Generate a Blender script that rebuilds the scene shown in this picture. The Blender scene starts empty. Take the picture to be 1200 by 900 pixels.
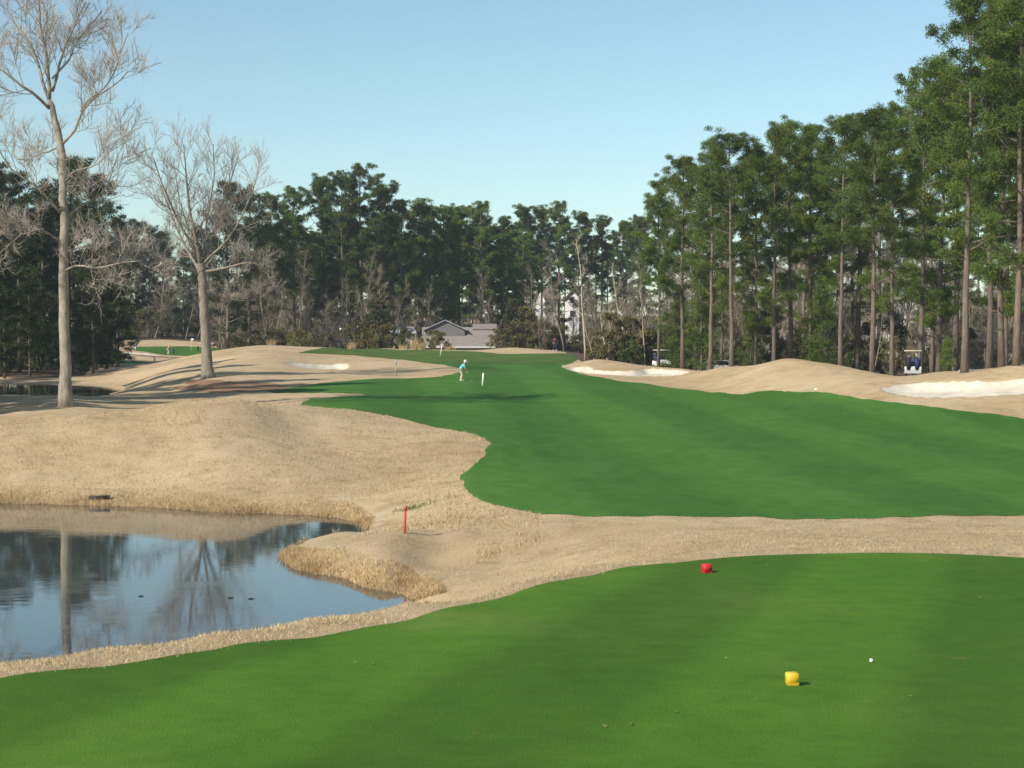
import bpy, math, random
import numpy as np
from mathutils import Vector, Matrix

RNG = np.random.default_rng(7)
random.seed(7)
scene = bpy.context.scene
COL = scene.collection

# ------------------------------------------------------------------ camera numbers (1200 x 900 photograph)
F, CX, CY, HOR = 2000.0, 600.0, 450.0, 395.0
EYE = 5.6                                   # eye height above the pond
PITCH = math.atan((CY - HOR) / F)

def ray(px, py):
    """direction (per metre of forward distance Y) of a pixel: X = u*Y, Z = EYE - s*Y"""
    x, y, z = (px - CX) / F, -(py - CY) / F, -1.0
    c, s = math.cos(PITCH), math.sin(PITCH)
    fy = c * 1.0 + s * y
    fz = -s * 1.0 + c * y
    return x / fy, -fz / fy

# ------------------------------------------------------------------ mesh helpers
class MB:
    def __init__(self):
        self.v, self.f3, self.f4, self.n = [], [], [], 0
    def add(self, v, f):
        v = np.asarray(v, float).reshape(-1, 3)
        f = np.asarray(f, int)
        if f.size == 0: return
        (self.f3 if f.shape[1] == 3 else self.f4).append(f + self.n)
        self.v.append(v); self.n += len(v)
    def add2(self, v, f3=None, f4=None):
        v = np.asarray(v, float).reshape(-1, 3)
        if f3 is not None and len(f3): self.f3.append(np.asarray(f3, int) + self.n)
        if f4 is not None and len(f4): self.f4.append(np.asarray(f4, int) + self.n)
        self.v.append(v); self.n += len(v)
    def tube(self, pts, rad, sides=6, cap=True):
        pts = np.asarray(pts, float); n = len(pts)
        rad = np.broadcast_to(np.asarray(rad, float), (n,))
        t = np.gradient(pts, axis=0)
        t /= np.linalg.norm(t, axis=1)[:, None] + 1e-9
        a = np.array([0.0, 0, 1]) if abs(t[0][2]) < .9 else np.array([1.0, 0, 0])
        x = np.cross(t, a); x /= np.linalg.norm(x, axis=1)[:, None] + 1e-9
        y = np.cross(t, x)
        ang = np.arange(sides) * 2 * math.pi / sides
        ring = pts[:, None, :] + rad[:, None, None] * (np.cos(ang)[None, :, None] * x[:, None, :] + np.sin(ang)[None, :, None] * y[:, None, :])
        v = ring.reshape(-1, 3)
        i = np.arange(n - 1)[:, None] * sides; j = np.arange(sides)[None, :]; k = (j + 1) % sides
        f = np.stack([i + j, i + k, i + sides + k, i + sides + j], -1).reshape(-1, 4)
        f3 = []
        if cap:
            v = np.vstack([v, pts[0], pts[-1]]); b = n * sides
            f3 = [(b, (q + 1) % sides, q) for q in range(sides)] + [(b + 1, (n - 1) * sides + q, (n - 1) * sides + (q + 1) % sides) for q in range(sides)]
        self.add2(v, f3, f)
    def box(self, c, s, rz=0.0, taper=1.0, bevel=0.0):
        """box with chamfered vertical and top edges; taper scales the bottom"""
        hx, hy, hz = s[0] / 2, s[1] / 2, s[2] / 2
        b = min(bevel, hx * .9, hy * .9, hz * .9)
        if b <= 0:
            lay = [(-hz, hx * taper, hy * taper), (hz, hx, hy)]
            prof = lambda X, Y: [(-X, -Y), (X, -Y), (X, Y), (-X, Y)]
        else:
            lay = [(-hz, (hx - b) * taper, (hy - b) * taper), (-hz + b, hx * taper, hy * taper), (hz - b, hx, hy), (hz, hx - b, hy - b)]
            prof = lambda X, Y: [(-X + b, -Y), (X - b, -Y), (X, -Y + b), (X, Y - b), (X - b, Y), (-X + b, Y), (-X, Y - b), (-X, -Y + b)]
        vs = []
        for z, X, Y in lay:
            vs += [(p[0], p[1], z) for p in prof(X, Y)]
        m = len(prof(1, 1)); vs = np.array(vs); L = len(lay)
        q = [(l * m + i, l * m + (i + 1) % m, (l + 1) * m + (i + 1) % m, (l + 1) * m + i) for l in range(L - 1) for i in range(m)]
        cb, ct = len(vs), len(vs) + 1
        vs = np.vstack([vs, [0, 0, -hz], [0, 0, hz]])
        t = [(cb, (i + 1) % m, i) for i in range(m)] + [(ct, (L - 1) * m + i, (L - 1) * m + (i + 1) % m) for i in range(m)]
        cz, sz = math.cos(rz), math.sin(rz)
        w = np.stack([vs[:, 0] * cz - vs[:, 1] * sz, vs[:, 0] * sz + vs[:, 1] * cz, vs[:, 2]], 1) + np.asarray(c, float)
        self.add2(w, t, q)
    def prism(self, poly, y0, y1):
        """extrude an (x, z) outline from y0 to y1"""
        n = len(poly)
        v = [(x, y0, z) for x, z in poly] + [(x, y1, z) for x, z in poly]
        q = [(i, (i + 1) % n, n + (i + 1) % n, n + i) for i in range(n)]
        c = np.mean(np.array(poly), 0)
        v += [(c[0], y0, c[1]), (c[0], y1, c[1])]
        t = [(2 * n, (i + 1) % n, i) for i in range(n)] + [(2 * n + 1, n + i, n + (i + 1) % n) for i in range(n)]
        self.add2(v, t, q)
    def ball(self, c, r, n=10, m=7, sc=(1, 1, 1)):
        vs = [(0, 0, -1)] + [(math.cos(a) * math.cos(e), math.sin(a) * math.cos(e), math.sin(e)) for e in np.linspace(-1.57, 1.57, m + 1)[1:-1] for a in np.arange(n) * 2 * math.pi / n] + [(0, 0, 1)]
        vs = np.array(vs) * r * np.array(sc) + np.asarray(c, float)
        L = m - 1
        q = [(1 + l * n + i, 1 + l * n + (i + 1) % n, 1 + (l + 1) * n + (i + 1) % n, 1 + (l + 1) * n + i) for l in range(L - 1) for i in range(n)]
        t = [(0, 1 + (i + 1) % n, 1 + i) for i in range(n)] + [(len(vs) - 1, 1 + (L - 1) * n + i, 1 + (L - 1) * n + (i + 1) % n) for i in range(n)]
        self.add2(vs, t, q)
    def mesh(self, name, mat=None, smooth=True):
        v = np.vstack(self.v).astype(np.float32)
        f3 = np.vstack(self.f3) if self.f3 else np.zeros((0, 3), int)
        f4 = np.vstack(self.f4) if self.f4 else np.zeros((0, 4), int)
        me = bpy.data.meshes.new(name)
        nl = f3.size + f4.size; nf = len(f3) + len(f4)
        me.vertices.add(len(v)); me.vertices.foreach_set('co', v.ravel())
        me.loops.add(nl); me.loops.foreach_set('vertex_index', np.concatenate([f3.ravel(), f4.ravel()]).astype(np.int32))
        me.polygons.add(nf)
        st = np.concatenate([np.arange(len(f3)) * 3, f3.size + np.arange(len(f4)) * 4]).astype(np.int32)
        me.polygons.foreach_set('loop_start', st)
        me.polygons.foreach_set('use_smooth', np.full(nf, smooth, bool))
        me.update(calc_edges=True)
        if mat: me.materials.append(mat)
        return me

def link(name, me, parent=None, loc=None):
    o = bpy.data.objects.new(name, me); COL.objects.link(o)
    if parent is not None: o.parent = parent
    if loc is not None: o.location = loc
    return o
def part(name, mb, mat, parent, smooth=True):
    return link(name, mb.mesh(name, mat, smooth), parent)
def tag(o, label=None, cat=None, group=None, kind=None):
    if label: o['label'] = label
    if cat: o['category'] = cat
    if group: o['group'] = group
    if kind: o['kind'] = kind
    return o
def thing(name, label, cat, loc=(0, 0, 0), rz=0.0, group=None, sc=1.0):
    o = link(name, None, None, loc); o.rotation_euler = (0, 0, rz); o.scale = (sc, sc, sc) if np.isscalar(sc) else sc
    return tag(o, label, cat, group)
def copy_tree(o, parent=None):
    c = o.copy(); COL.objects.link(c); c.parent = parent
    for ch in list(o.children): copy_tree(ch, c)
    return c

# ------------------------------------------------------------------ materials
def mat(name, col, rough=.7, spec=.3, **kw):
    m = bpy.data.materials.new(name); m.use_nodes = True
    b = m.node_tree.nodes['Principled BSDF']
    b.inputs['Base Color'].default_value = (*col, 1); b.inputs['Roughness'].default_value = rough
    b.inputs['Specular IOR Level'].default_value = spec
    for k, v in kw.items(): b.inputs[k].default_value = v
    return m
def nodes(m): return m.node_tree.nodes, m.node_tree.links, m.node_tree.nodes['Principled BSDF']
def noise(N, L, scale, detail=4, rough=.6, vec=None, dist=0.0):
    n = N.new('ShaderNodeTexNoise'); n.inputs['Scale'].default_value = scale; n.inputs['Detail'].default_value = detail
    n.inputs['Roughness'].default_value = rough; n.inputs['Distortion'].default_value = dist
    if vec is not None: L.new(vec, n.inputs['Vector'])
    return n.outputs['Fac']
def ramp(N, L, fac, stops):
    r = N.new('ShaderNodeValToRGB'); L.new(fac, r.inputs['Fac'])
    e = r.color_ramp.elements
    while len(e) < len(stops): e.new(.5)
    for i, (p, c) in enumerate(stops):
        e[i].position = p; e[i].color = (*c, 1) if len(c) == 3 else c
    return r.outputs['Color']
def mix(N, L, fac, a, b, mode='MIX'):
    n = N.new('ShaderNodeMix'); n.data_type = 'RGBA'; n.blend_type = mode
    for s, v in ((n.inputs['Factor'], fac), (n.inputs[6], a), (n.inputs[7], b)):
        if hasattr(v, 'is_linked'): L.new(v, s)
        elif isinstance(v, tuple): s.default_value = (*v, 1)
        else: s.default_value = v
    return n.outputs[2]
def coords(N, L, sc=(1, 1, 1), rz=0.0, kind='Object'):
    t = N.new('ShaderNodeTexCoord'); m = N.new('ShaderNodeMapping'); m.inputs['Scale'].default_value = sc
    m.inputs['Rotation'].default_value = (0, 0, rz)
    L.new(t.outputs[kind], m.inputs['Vector']); return m.outputs['Vector']
def bump(N, L, h, strength, dist, bsdf):
    b = N.new('ShaderNodeBump'); b.inputs['Strength'].default_value = strength; b.inputs['Distance'].default_value = dist
    L.new(h, b.inputs['Height']); L.new(b.outputs['Normal'], bsdf.inputs['Normal'])

def m_rough():
    m = mat('dormant_grass', (.4, .3, .18), .95, .1); N, L, B = nodes(m); v = coords(N, L)
    big = ramp(N, L, noise(N, L, .13, 5, .6, v), [(.25, (.39, .285, .17)), (.5, (.5, .38, .235)), (.72, (.56, .44, .285))])
    mid = ramp(N, L, noise(N, L, .9, 6, .7, v), [(.25, (.66, .6, .52)), (.45, (.97, .96, .94)), (.75, (1.14, 1.13, 1.1))])
    fine = ramp(N, L, noise(N, L, 16, 5, .75, v), [(.2, (.68, .66, .63)), (.5, (1, 1, 1)), (.8, (1.25, 1.24, 1.2))])
    c = mix(N, L, 1.0, mix(N, L, 1.0, big, mid, 'MULTIPLY'), fine, 'MULTIPLY')
    # faint olive weeds and brownish bare patches
    c = mix(N, L, ramp(N, L, noise(N, L, .35, 6, .65, v), [(.62, (0, 0, 0)), (.74, (.45, .45, .45))]), c, (.2, .19, .075))
    v2 = coords(N, L, (1.0, 1.6, 1.0), .5)
    c = mix(N, L, ramp(N, L, noise(N, L, .5, 6, .7, v2), [(.58, (0, 0, 0)), (.7, (.6, .6, .6))]), c, (.27, .19, .115))
    L.new(c, B.inputs['Base Color'])
    bump(N, L, noise(N, L, 11, 6, .8, v), .75, .08, B)
    return m
def m_turf(name, a, b, c3, stripe_w, stripe_rz, amt, spots):
    m = mat(name, a, .9, .12); N, L, B = nodes(m); v = coords(N, L)
    col = ramp(N, L, noise(N, L, .22, 5, .6, v), [(.3, a), (.55, b), (.75, c3)])
    w = N.new('ShaderNodeTexWave'); w.wave_type = 'BANDS'; w.bands_direction = 'X'; w.inputs['Scale'].default_value = 1.0
    w.inputs['Distortion'].default_value = 1.0; w.inputs['Detail'].default_value = 2; w.inputs['Detail Scale'].default_value = .6
    vs = coords(N, L, (stripe_w,) * 3, stripe_rz); L.new(vs, w.inputs['Vector'])
    col = mix(N, L, 1.0, col, ramp(N, L, w.outputs['Fac'], [(.3, (1 - amt,) * 3), (.7, (1 + amt, 1 + amt * .8, 1 + amt * .9))]), 'MULTIPLY')
    col = mix(N, L, 1.0, col, ramp(N, L, noise(N, L, 2.2, 6, .7, v), [(.25, (.78, .8, .8)), (.5, (1, 1, 1)), (.78, (1.22, 1.16, 1.1))]), 'MULTIPLY')
    col = mix(N, L, 1.0, col, ramp(N, L, noise(N, L, 38, 4, .7, v), [(.2, (.7, .72, .7)), (.5, (1, 1, 1)), (.8, (1.3, 1.28, 1.2))]), 'MULTIPLY')
    col = mix(N, L, ramp(N, L, noise(N, L, spots, 3, .5, v), [(.69, (0, 0, 0)), (.78, (.4, .4, .4))]), col, (.2, .16, .06))
    L.new(col, B.inputs['Base Color'])
    bump(N, L, noise(N, L, 45, 3, .7, v), .6, .02, B)
    return m
def m_sand():
    m = mat('bunker_sand', (.6, .53, .42), .95, .1); N, L, B = nodes(m); v = coords(N, L)
    c = ramp(N, L, noise(N, L, .8, 5, .6, v), [(.3, (.52, .45, .35)), (.6, (.66, .6, .49))])
    L.new(c, B.inputs['Base Color']); bump(N, L, noise(N, L, 3, 5, .6, v), .4, .1, B)
    return m
def m_water():
    m = mat('pond_water', (.018, .024, .02), .03, .5, IOR=1.6); N, L, B = nodes(m)
    v = coords(N, L); vw = coords(N, L, (.75, 1.6, 1))
    scum = noise(N, L, .16, 6, .62, v, .6)
    scum2 = noise(N, L, 1.3, 4, .7, coords(N, L, (.5, 1.5, 1)))
    f = mix(N, L, .35, scum, scum2)
    fm = ramp(N, L, f, [(.54, (0, 0, 0)), (.6, (.6, .6, .6))])
    L.new(mix(N, L, fm, (.05, .058, .056), (.115, .12, .085)), B.inputs['Base Color'])
    rr = ramp(N, L, f, [(.51, (.025,) * 3), (.6, (.09,) * 3)]); L.new(rr, B.inputs['Roughness'])
    bump(N, L, noise(N, L, 2.6, 3, .5, vw), .017, .05, B)
    return m
def m_bark(name, a, b, sc=(6, 6, 1.2), bstr=.7):
    m = mat(name, a, .95, .1); N, L, B = nodes(m); v = coords(N, L, sc)
    c = ramp(N, L, noise(N, L, 1.0, 6, .7, v), [(.3, a), (.68, b)])
    oi = N.new('ShaderNodeObjectInfo')
    c = mix(N, L, 1.0, c, ramp(N, L, oi.outputs['Random'], [(0, (.8, .8, .8)), (1, (1.2, 1.15, 1.1))]), 'MULTIPLY')
    L.new(c, B.inputs['Base Color']); bump(N, L, noise(N, L, 2.0, 5, .7, v), bstr, .06, B)
    return m
def m_leaf(name, stops, transl=.25, vary=(.75, 1.25), nscale=.55):
    m = mat(name, stops[0][1], .65, .25); N, L, B = nodes(m)
    v = coords(N, L)
    c = ramp(N, L, noise(N, L, nscale, 3, .6, v), stops)
    c = mix(N, L, 1.0, c, ramp(N, L, noise(N, L, 7, 2, .5, v), [(.3, (.7, .7, .7)), (.7, (1.3, 1.3, 1.2))]), 'MULTIPLY')
    oi = N.new('ShaderNodeObjectInfo')
    c = mix(N, L, 1.0, c, ramp(N, L, oi.outputs['Random'], [(0, (vary[0], vary[0], vary[0] * 1.05)), (1, (vary[1], vary[1], vary[1] * .9))]), 'MULTIPLY')
    L.new(c, B.inputs['Base Color'])
    t = N.new('ShaderNodeBsdfTranslucent'); L.new(c, t.inputs['Color'])
    x = N.new('ShaderNodeMixShader'); x.inputs['Fac'].default_value = transl
    L.new(B.outputs[0], x.inputs[1]); L.new(t.outputs[0], x.inputs[2])
    L.new(x.outputs[0], N['Material Output'].inputs['Surface'])
    return m

M = dict(
    rough=m_rough(),
    fairway=m_turf('fairway_turf', (.045, .13, .019), (.056, .146, .022), (.074, .155, .027), .04, -.07, .1, .9),
    fringe=m_turf('fringe_turf', (.064, .12, .024), (.08, .132, .026), (.1, .135, .032), .05, .3, .06, .6),
    tee=m_turf('tee_turf', (.052, .13, .01), (.066, .148, .014), (.095, .16, .025), .066, .29, .14, 2.6),
    sand=m_sand(), water=m_water(),
    pine_bark=m_bark('pine_bark', (.085, .07, .058), (.2, .165, .135)),
    grey_bark=m_bark('grey_bark', (.16, .14, .112), (.33, .295, .235), (3, 3, 1.0)),
    pale_bark=m_bark('sycamore_bark', (.14, .125, .1), (.42, .385, .32), (3.2, 3.2, 1.3), .5),
    twig=m_bark('twig_bark', (.14, .12, .09), (.27, .235, .175), (3, 3, 1), .2),
    fine_twig=m_bark('fine_twig', (.3, .275, .24), (.46, .425, .375), (3, 3, 1), .2),
    pale_twig=m_bark('pale_twig', (.3, .26, .2), (.46, .41, .32), (3, 3, 1), .2),
    needle=m_leaf('pine_needles', [(.3, (.058, .104, .021)), (.5, (.108, .166, .031)), (.72, (.178, .208, .047))], .32),
    needle_blue=m_leaf('far_pine_needles', [(.3, (.055, .098, .024)), (.5, (.096, .15, .031)), (.72, (.155, .188, .044))], .3),
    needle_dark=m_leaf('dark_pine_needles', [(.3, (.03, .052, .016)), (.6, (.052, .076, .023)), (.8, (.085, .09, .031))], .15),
    magnolia=m_leaf('glossy_leaves', [(.3, (.022, .045, .016)), (.5, (.05, .06, .02)), (.68, (.14, .085, .03))], .15),
    olive=m_leaf('olive_leaves', [(.3, (.09, .085, .03)), (.55, (.15, .135, .05)), (.75, (.22, .18, .085))], .25),
    brushgreen=m_leaf('green_brush_leaves', [(.3, (.05, .09, .022)), (.6, (.1, .135, .035)), (.8, (.16, .165, .06))], .25),
    straw=m_leaf('straw_blades', [(.3, (.43, .325, .2)), (.55, (.56, .44, .285)), (.75, (.64, .52, .36))], .25),
    reed=m_leaf('bank_blades', [(.3, (.33, .22, .12)), (.55, (.47, .34, .205)), (.75, (.55, .42, .265))], .25),
    teeblade=m_leaf('tee_blades', [(.3, (.05, .135, .01)), (.6, (.07, .155, .015)), (.8, (.1, .17, .028))], .3),
)

# ------------------------------------------------------------------ terrain: control points -> smooth surface
CP = []
def P(px, py, D):
    u, s = ray(px, py); CP.append((u, D, EYE - s * D))
def H(px, D, z):
    CP.append(((px - CX) / F, D, z))
for px in (-900, -200, 250, 700, 1100, 1500, 2200):
    H(px, 1.0, 3.95); H(px, 6, 3.4); H(px, 10, 2.6)
for px in (-300, 0, 300, 600, 900, 1200, 1500): H(px, 14, 2.06)
for px in (300, 600, 930, 1300): H(px, 17.6, 2.0)
P(829, 672, 28.5); P(1050, 720, 23.5); P(700, 740, 21.5); P(1200, 720, 23.5)
# left tee edge and bank down to the pond
P(-200, 828, 17.5); P(-200, 808, 19.5); H(-200, 22, .9); H(-200, 25, 0); H(-200, 29, -.5)
P(0, 795, 18.5); P(0, 778, 20.5); H(0, 23, .9); H(0, 26, 0); H(0, 29.5, -.5)
P(250, 762, 20.5); P(250, 742, 22.4); P(366, 746, 21.6); P(366, 725, 23.6); H(366, 26.6, .92); H(366, 30, 0); P(125, 778.5, 19.4); P(125, 760, 21.4); H(125, 24, .9); H(125, 27.2, 0); H(250, 25, .9); H(250, 28.5, 0); H(250, 32, -.5)
P(480, 724, 23); P(480, 706, 24.8); H(480, 27, 1.0); H(480, 30, .05); H(480, 33.5, -.35); H(480, 36.4, -.02); P(480, 690, 37.6)
P(600, 697, 25.8); P(600, 684, 27.6); H(600, 31, .95); H(600, 35, .4); P(600, 672, 37.8); P(600, 650, 40.3); P(600, 610, 45.5)
P(700, 673, 28.5); P(700, 660, 30.2); H(700, 33.5, 1.0); P(700, 640, 38.5); P(700, 612, 44)
P(830, 655, 30.4); P(830, 648, 31.8); P(830, 630, 37.5); P(830, 606, 44.5)
P(1000, 649, 31); P(1000, 642, 32.3); P(1000, 630, 37.5); P(1000, 606, 44.5)
P(1200, 655, 30.4); P(1200, 645, 32.3); P(1200, 630, 37); P(1200, 605, 44.5); P(1400, 665, 29); P(1400, 605, 44.5)
# pond bed, peninsula, far bank
for a in ((-300, 40, -.7), (-300, 52, -.6), (0, 38, -.8), (0, 50, -.7), (150, 40, -.8), (150, 52, -.6), (280, 40, -.7), (300, 48, -.45), (400, 32, -.2), (400, 29.3, 0), (400, 36, -.5),
          (-300, 59, 0), (360, 51, -.35), (320, 40, -.5)): H(*a)
P(0, 588, 57.6); P(100, 590, 57.0); P(200, 595, 55.7); P(300, 600, 54.3); P(400, 607, 52.6); P(432, 622, 49.2)
P(0, 577, 58.6); P(100, 578, 58.2); P(200, 583, 57.0); P(300, 588, 55.6); P(400, 595, 54.0)
P(326, 655, 43.3); P(340, 645, 44.0); P(350, 672, 40.6); P(400, 682, 39.3); P(405, 662, 40.0); P(360, 657, 41.4); P(445, 692, 37.6); P(450, 668, 38.5); P(500, 682, 37.4)
P(400, 630, 45.6); P(474, 625, 43); P(500, 655, 41); P(520, 620, 44.5); P(445, 612, 50.3); P(450, 600, 52); P(480, 603, 50.5); P(520, 590, 51); H(450, 47.3, .2); P(400, 625, 46.4)
P(0, 540, 62.5); P(0, 499, 68); H(0, 71, 2.0); H(0, 78, 1.5); P(-200, 545, 63); P(-200, 512, 68); H(-200, 80, 1.4)
P(100, 540, 62.5); P(100, 488, 69); H(100, 72, 2.3); H(100, 80, 1.6)
P(200, 550, 60.5); P(200, 510, 65.5); P(200, 476, 70.5); H(200, 74, 2.7); H(200, 84, 1.75); H(280, 87, 1.8)
P(280, 469, 72.5); P(280, 510, 65.5); P(280, 550, 59.5); H(280, 77, 2.6)
P(350, 474, 77); P(350, 500, 71); P(350, 540, 62); P(350, 580, 56); H(350, 83, 2.1)
P(450, 491, 77); P(450, 530, 66); P(450, 570, 57.5)
P(560, 511, 71.5); P(550, 540, 62); P(540, 565, 55.5); P(540, 590, 50)
# fairway
for px in (640, 820, 1000, 1200, 1400):
    for D, z in ((51, .88), (62, .9), (76, 1.02)): H(px, D, z)
P(-200, 480, 90); P(75, 476, 90); P(0, 470, 100); P(0, 463, 122); P(75, 464, 118); P(150, 464, 112); P(220, 462, 112)
for a in ((350, 471, 95), (450, 471, 98), (450, 455, 120), (450, 446, 134), (340, 457, 116), (420, 462, 109), (300, 466, 104), (620, 493, 90), (620, 468, 110), (600, 446, 130), (600, 435, 154),
          (600, 427, 182), (750, 480, 98), (750, 450, 127), (850, 462, 114), (1000, 470, 100), (1200, 490, 90), (1400, 505, 84), (900, 480, 98)): P(*a)
# back left pond and the hill behind it
for a in ((0, 145, .4), (0, 160, .4), (70, 140, .5), (70, 158, .4), (110, 145, .55), (-200, 145, .4), (-200, 165, .5), (130, 152, .6)): H(*a)
P(0, 465, 133); P(75, 465, 133); P(130, 463, 134); P(-200, 466, 133)
P(0, 448, 172); P(75, 449, 172); P(150, 447, 170); P(150, 458, 135); P(200, 458, 134); P(200, 447, 141)
P(243, 442, 140); P(243, 455, 122); P(280, 447, 134); P(300, 438, 145); P(180, 441, 158)
P(150, 432, 182); P(100, 441, 180); P(200, 422, 184); P(240, 414, 186); P(240, 427, 168); P(280, 407, 190); P(320, 404.5, 195); P(320, 425, 163); P(360, 407, 197)
P(400, 409, 197); P(400, 420, 178); P(370, 429, 166); P(400, 437, 150); P(480, 421, 178); P(480, 438, 150); P(535, 440, 142); P(535, 430, 160)
# green and its back ridge
P(450, 415, 206); P(450, 408.5, 228); P(550, 416, 204); P(600, 412, 228); P(560, 411, 232); P(600, 407, 240); P(650, 410.5, 236); P(520, 410.5, 236)
P(650, 430, 172); P(650, 418, 205); P(700, 421, 172); P(700, 431, 156); P(700, 440, 139); P(690, 436, 147); P(750, 428, 163); P(750, 440, 142); P(800, 432, 156); P(800, 444, 134)
for a in ((700, 192, 2.2), (780, 178, 2.1), (660, 258, 2.4), (600, 262, 2.6), (450, 252, 2.8), (350, 235, 3.4), (500, 268, 2.2), (240, 215, 2.6)): H(*a)
# right mounds
P(850, 430, 138); P(850, 450, 124); P(920, 420.5, 128); P(920, 442, 118); P(920, 457, 111.5); P(1000, 432, 120); P(1060, 441, 113); P(1000, 456, 104); P(1050, 470, 97)
P(1100, 456, 101); P(1100, 437, 110); P(1200, 428, 108); P(1200, 455, 99); P(1200, 475, 93); P(1400, 420, 106); P(1400, 475, 92)
for a in ((850, 153, 2.2), (920, 146, 2.2), (1060, 128, 2.1), (1150, 126, 2.3), (1250, 126, 2.5), (1500, 126, 2.5)): H(*a)
for px in (800, 950, 1100, 1300): H(px, 200, 2.2); H(px, 260, 3.0); H(px, 330, 5.0)
P(200, 415.5, 290); P(200, 406, 316); P(200, 400.5, 328); H(200, 245, 2.0); H(130, 215, 1.6); P(140, 425, 232); P(90, 420, 262); P(130, 411, 275); H(0, 215, 2.0); H(-200, 215, 2.0); H(0, 300, 3)
for px in (-400, 150, 400, 600, 800, 1100, 1600): H(px, 420, 7); H(px, 620, 12); H(px, 1000, 18); H(px, 2500, 26)
for px in (400, 600): H(px, 310, 2.5)
for px in (-900, -2500, 2200, 3800):
    for D, z in ((14, 2.1), (28, 1.6), (60, 1.6), (100, 2.0), (200, 2.5), (420, 7), (1000, 18), (2500, 26)): H(px, D, z)
CP = np.array(CP)
def warp(u, D): return np.stack([np.asarray(u) * 7.0, np.log(np.asarray(D)) * 2.2], -1)
A = warp(CP[:, 0], CP[:, 1]); nA = len(A)
def kern(d2): return np.where(d2 > 1e-12, .5 * d2 * np.log(np.maximum(d2, 1e-12)), 0.0)
K = kern(((A[:, None] - A[None]) ** 2).sum(-1)) + np.eye(nA) * 4e-4
Q = np.hstack([np.ones((nA, 1)), A])
sol = np.linalg.solve(np.block([[K, Q], [Q.T, np.zeros((3, 3))]]), np.concatenate([CP[:, 2], np.zeros(3)]))
def tps(u, D):
    w = warp(u, D).reshape(-1, 2); out = np.empty(len(w))
    for i in range(0, len(w), 20000):
        c = w[i:i + 20000]
        out[i:i + 20000] = kern(((c[:, None] - A[None]) ** 2).sum(-1)) @ sol[:nA] + sol[nA] + c @ sol[nA + 1:]
    return out.reshape(np.shape(u))

U = np.concatenate([np.linspace(-2, -.8, 12)[:-1], np.linspace(-.8, -.36, 45)[:-1], np.linspace(-.36, .36, 620), np.linspace(.36, .8, 45)[1:], np.linspace(.8, 2, 12)[1:]])
VL = np.concatenate([np.linspace(math.log(.6), math.log(11), 40)[:-1], np.linspace(math.log(11), math.log(340), 620), np.linspace(math.log(340), math.log(900), 40)[1:]])
GU, GD = np.meshgrid(U, np.exp(VL))          # rows = distance
GX, GY = GU * GD, GD.copy()
def wob(x, y, s, seed=0):
    """cheap smooth noise in metres, about -1..1"""
    r = np.random.default_rng(seed); o = 0
    for k in range(6):
        a = r.uniform(0, 6.283); fr = s * r.uniform(.6, 1.7)
        o = o + np.sin((x * math.cos(a) + y * math.sin(a)) * fr * 6.283 + r.uniform(0, 6.28) + 1.3 * np.sin((x * math.sin(a) - y * math.cos(a)) * fr * 3.1 + r.uniform(0, 6)))
    return o / 3.2
GZ = tps(GU, GD) + .035 * wob(GX, GY, .12, 3) * (GD > 30) + .02 * wob(GX, GY, .5, 4) * (GD > 32) * (GD < 120)

def zat(x, y):
    """height of the ground at world x, y (bilinear on the terrain grid)"""
    x = np.asarray(x, float); y = np.maximum(np.asarray(y, float), .61)
    iu = np.interp(x / y, U, np.arange(len(U))); iv = np.interp(np.log(y), VL, np.arange(len(VL)))
    i0 = np.clip(iu.astype(int), 0, len(U) - 2); j0 = np.clip(iv.astype(int), 0, len(VL) - 2)
    a, b = iu - i0, iv - j0
    return (GZ[j0, i0] * (1 - a) + GZ[j0, i0 + 1] * a) * (1 - b) + (GZ[j0 + 1, i0] * (1 - a) + GZ[j0 + 1, i0 + 1] * a) * b
def hit(px, py, dmin=12.0, dmax=420.0):
    """first ground point the pixel's ray meets beyond dmin"""
    u, s = ray(px, py); D = np.exp(np.linspace(math.log(dmin), math.log(dmax), 3000))
    g = zat(u * D, D) - (EYE - s * D)
    k = np.nonzero((g[1:] >= 0) & (g[:-1] < 0))[0]
    d = D[k[0] + 1] if len(k) else D[np.argmax(g)]
    return u * d, d
def at(px, D, dz=0.0):
    x = (px - CX) / F * D
    return Vector((x, D, float(zat(x, D)) + dz))

def smooth_poly(p, n=6):
    p = np.array(p); m = len(p); out = []
    for i in range(m):
        a, b, c, d = p[i - 1], p[i], p[(i + 1) % m], p[(i + 2) % m]
        for t in np.arange(n) / n:
            out.append(.5 * (2 * b + (c - a) * t + (2 * a - 5 * b + 4 * c - d) * t * t + (3 * b - a - 3 * c + d) * t ** 3))
    return np.array(out)
def poly(pts):
    q = []
    for p in pts:
        if p[0] == 'w': q.append((p[1], p[2]))
        else: q.append(hit(*p))
    return smooth_poly(q, 5)
def sdist(pl, X, Y):
    """signed distance to a closed outline, positive inside"""
    d2 = np.full(X.shape, 1e18); ins = np.zeros(X.shape, bool)
    for i in range(len(pl)):
        (ax, ay), (bx, by) = pl[i - 1], pl[i]
        ex, ey = bx - ax, by - ay
        t = np.clip(((X - ax) * ex + (Y - ay) * ey) / (ex * ex + ey * ey + 1e-12), 0, 1)
        d2 = np.minimum(d2, (X - ax - t * ex) ** 2 + (Y - ay - t * ey) ** 2)
        c = (ay > Y) != (by > Y)
        ins ^= c & (X < ex * (Y - ay) / (ey if abs(ey) > 1e-12 else 1e-12) + ax)
    d = np.sqrt(d2)
    return np.where(ins, d, -d)
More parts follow.
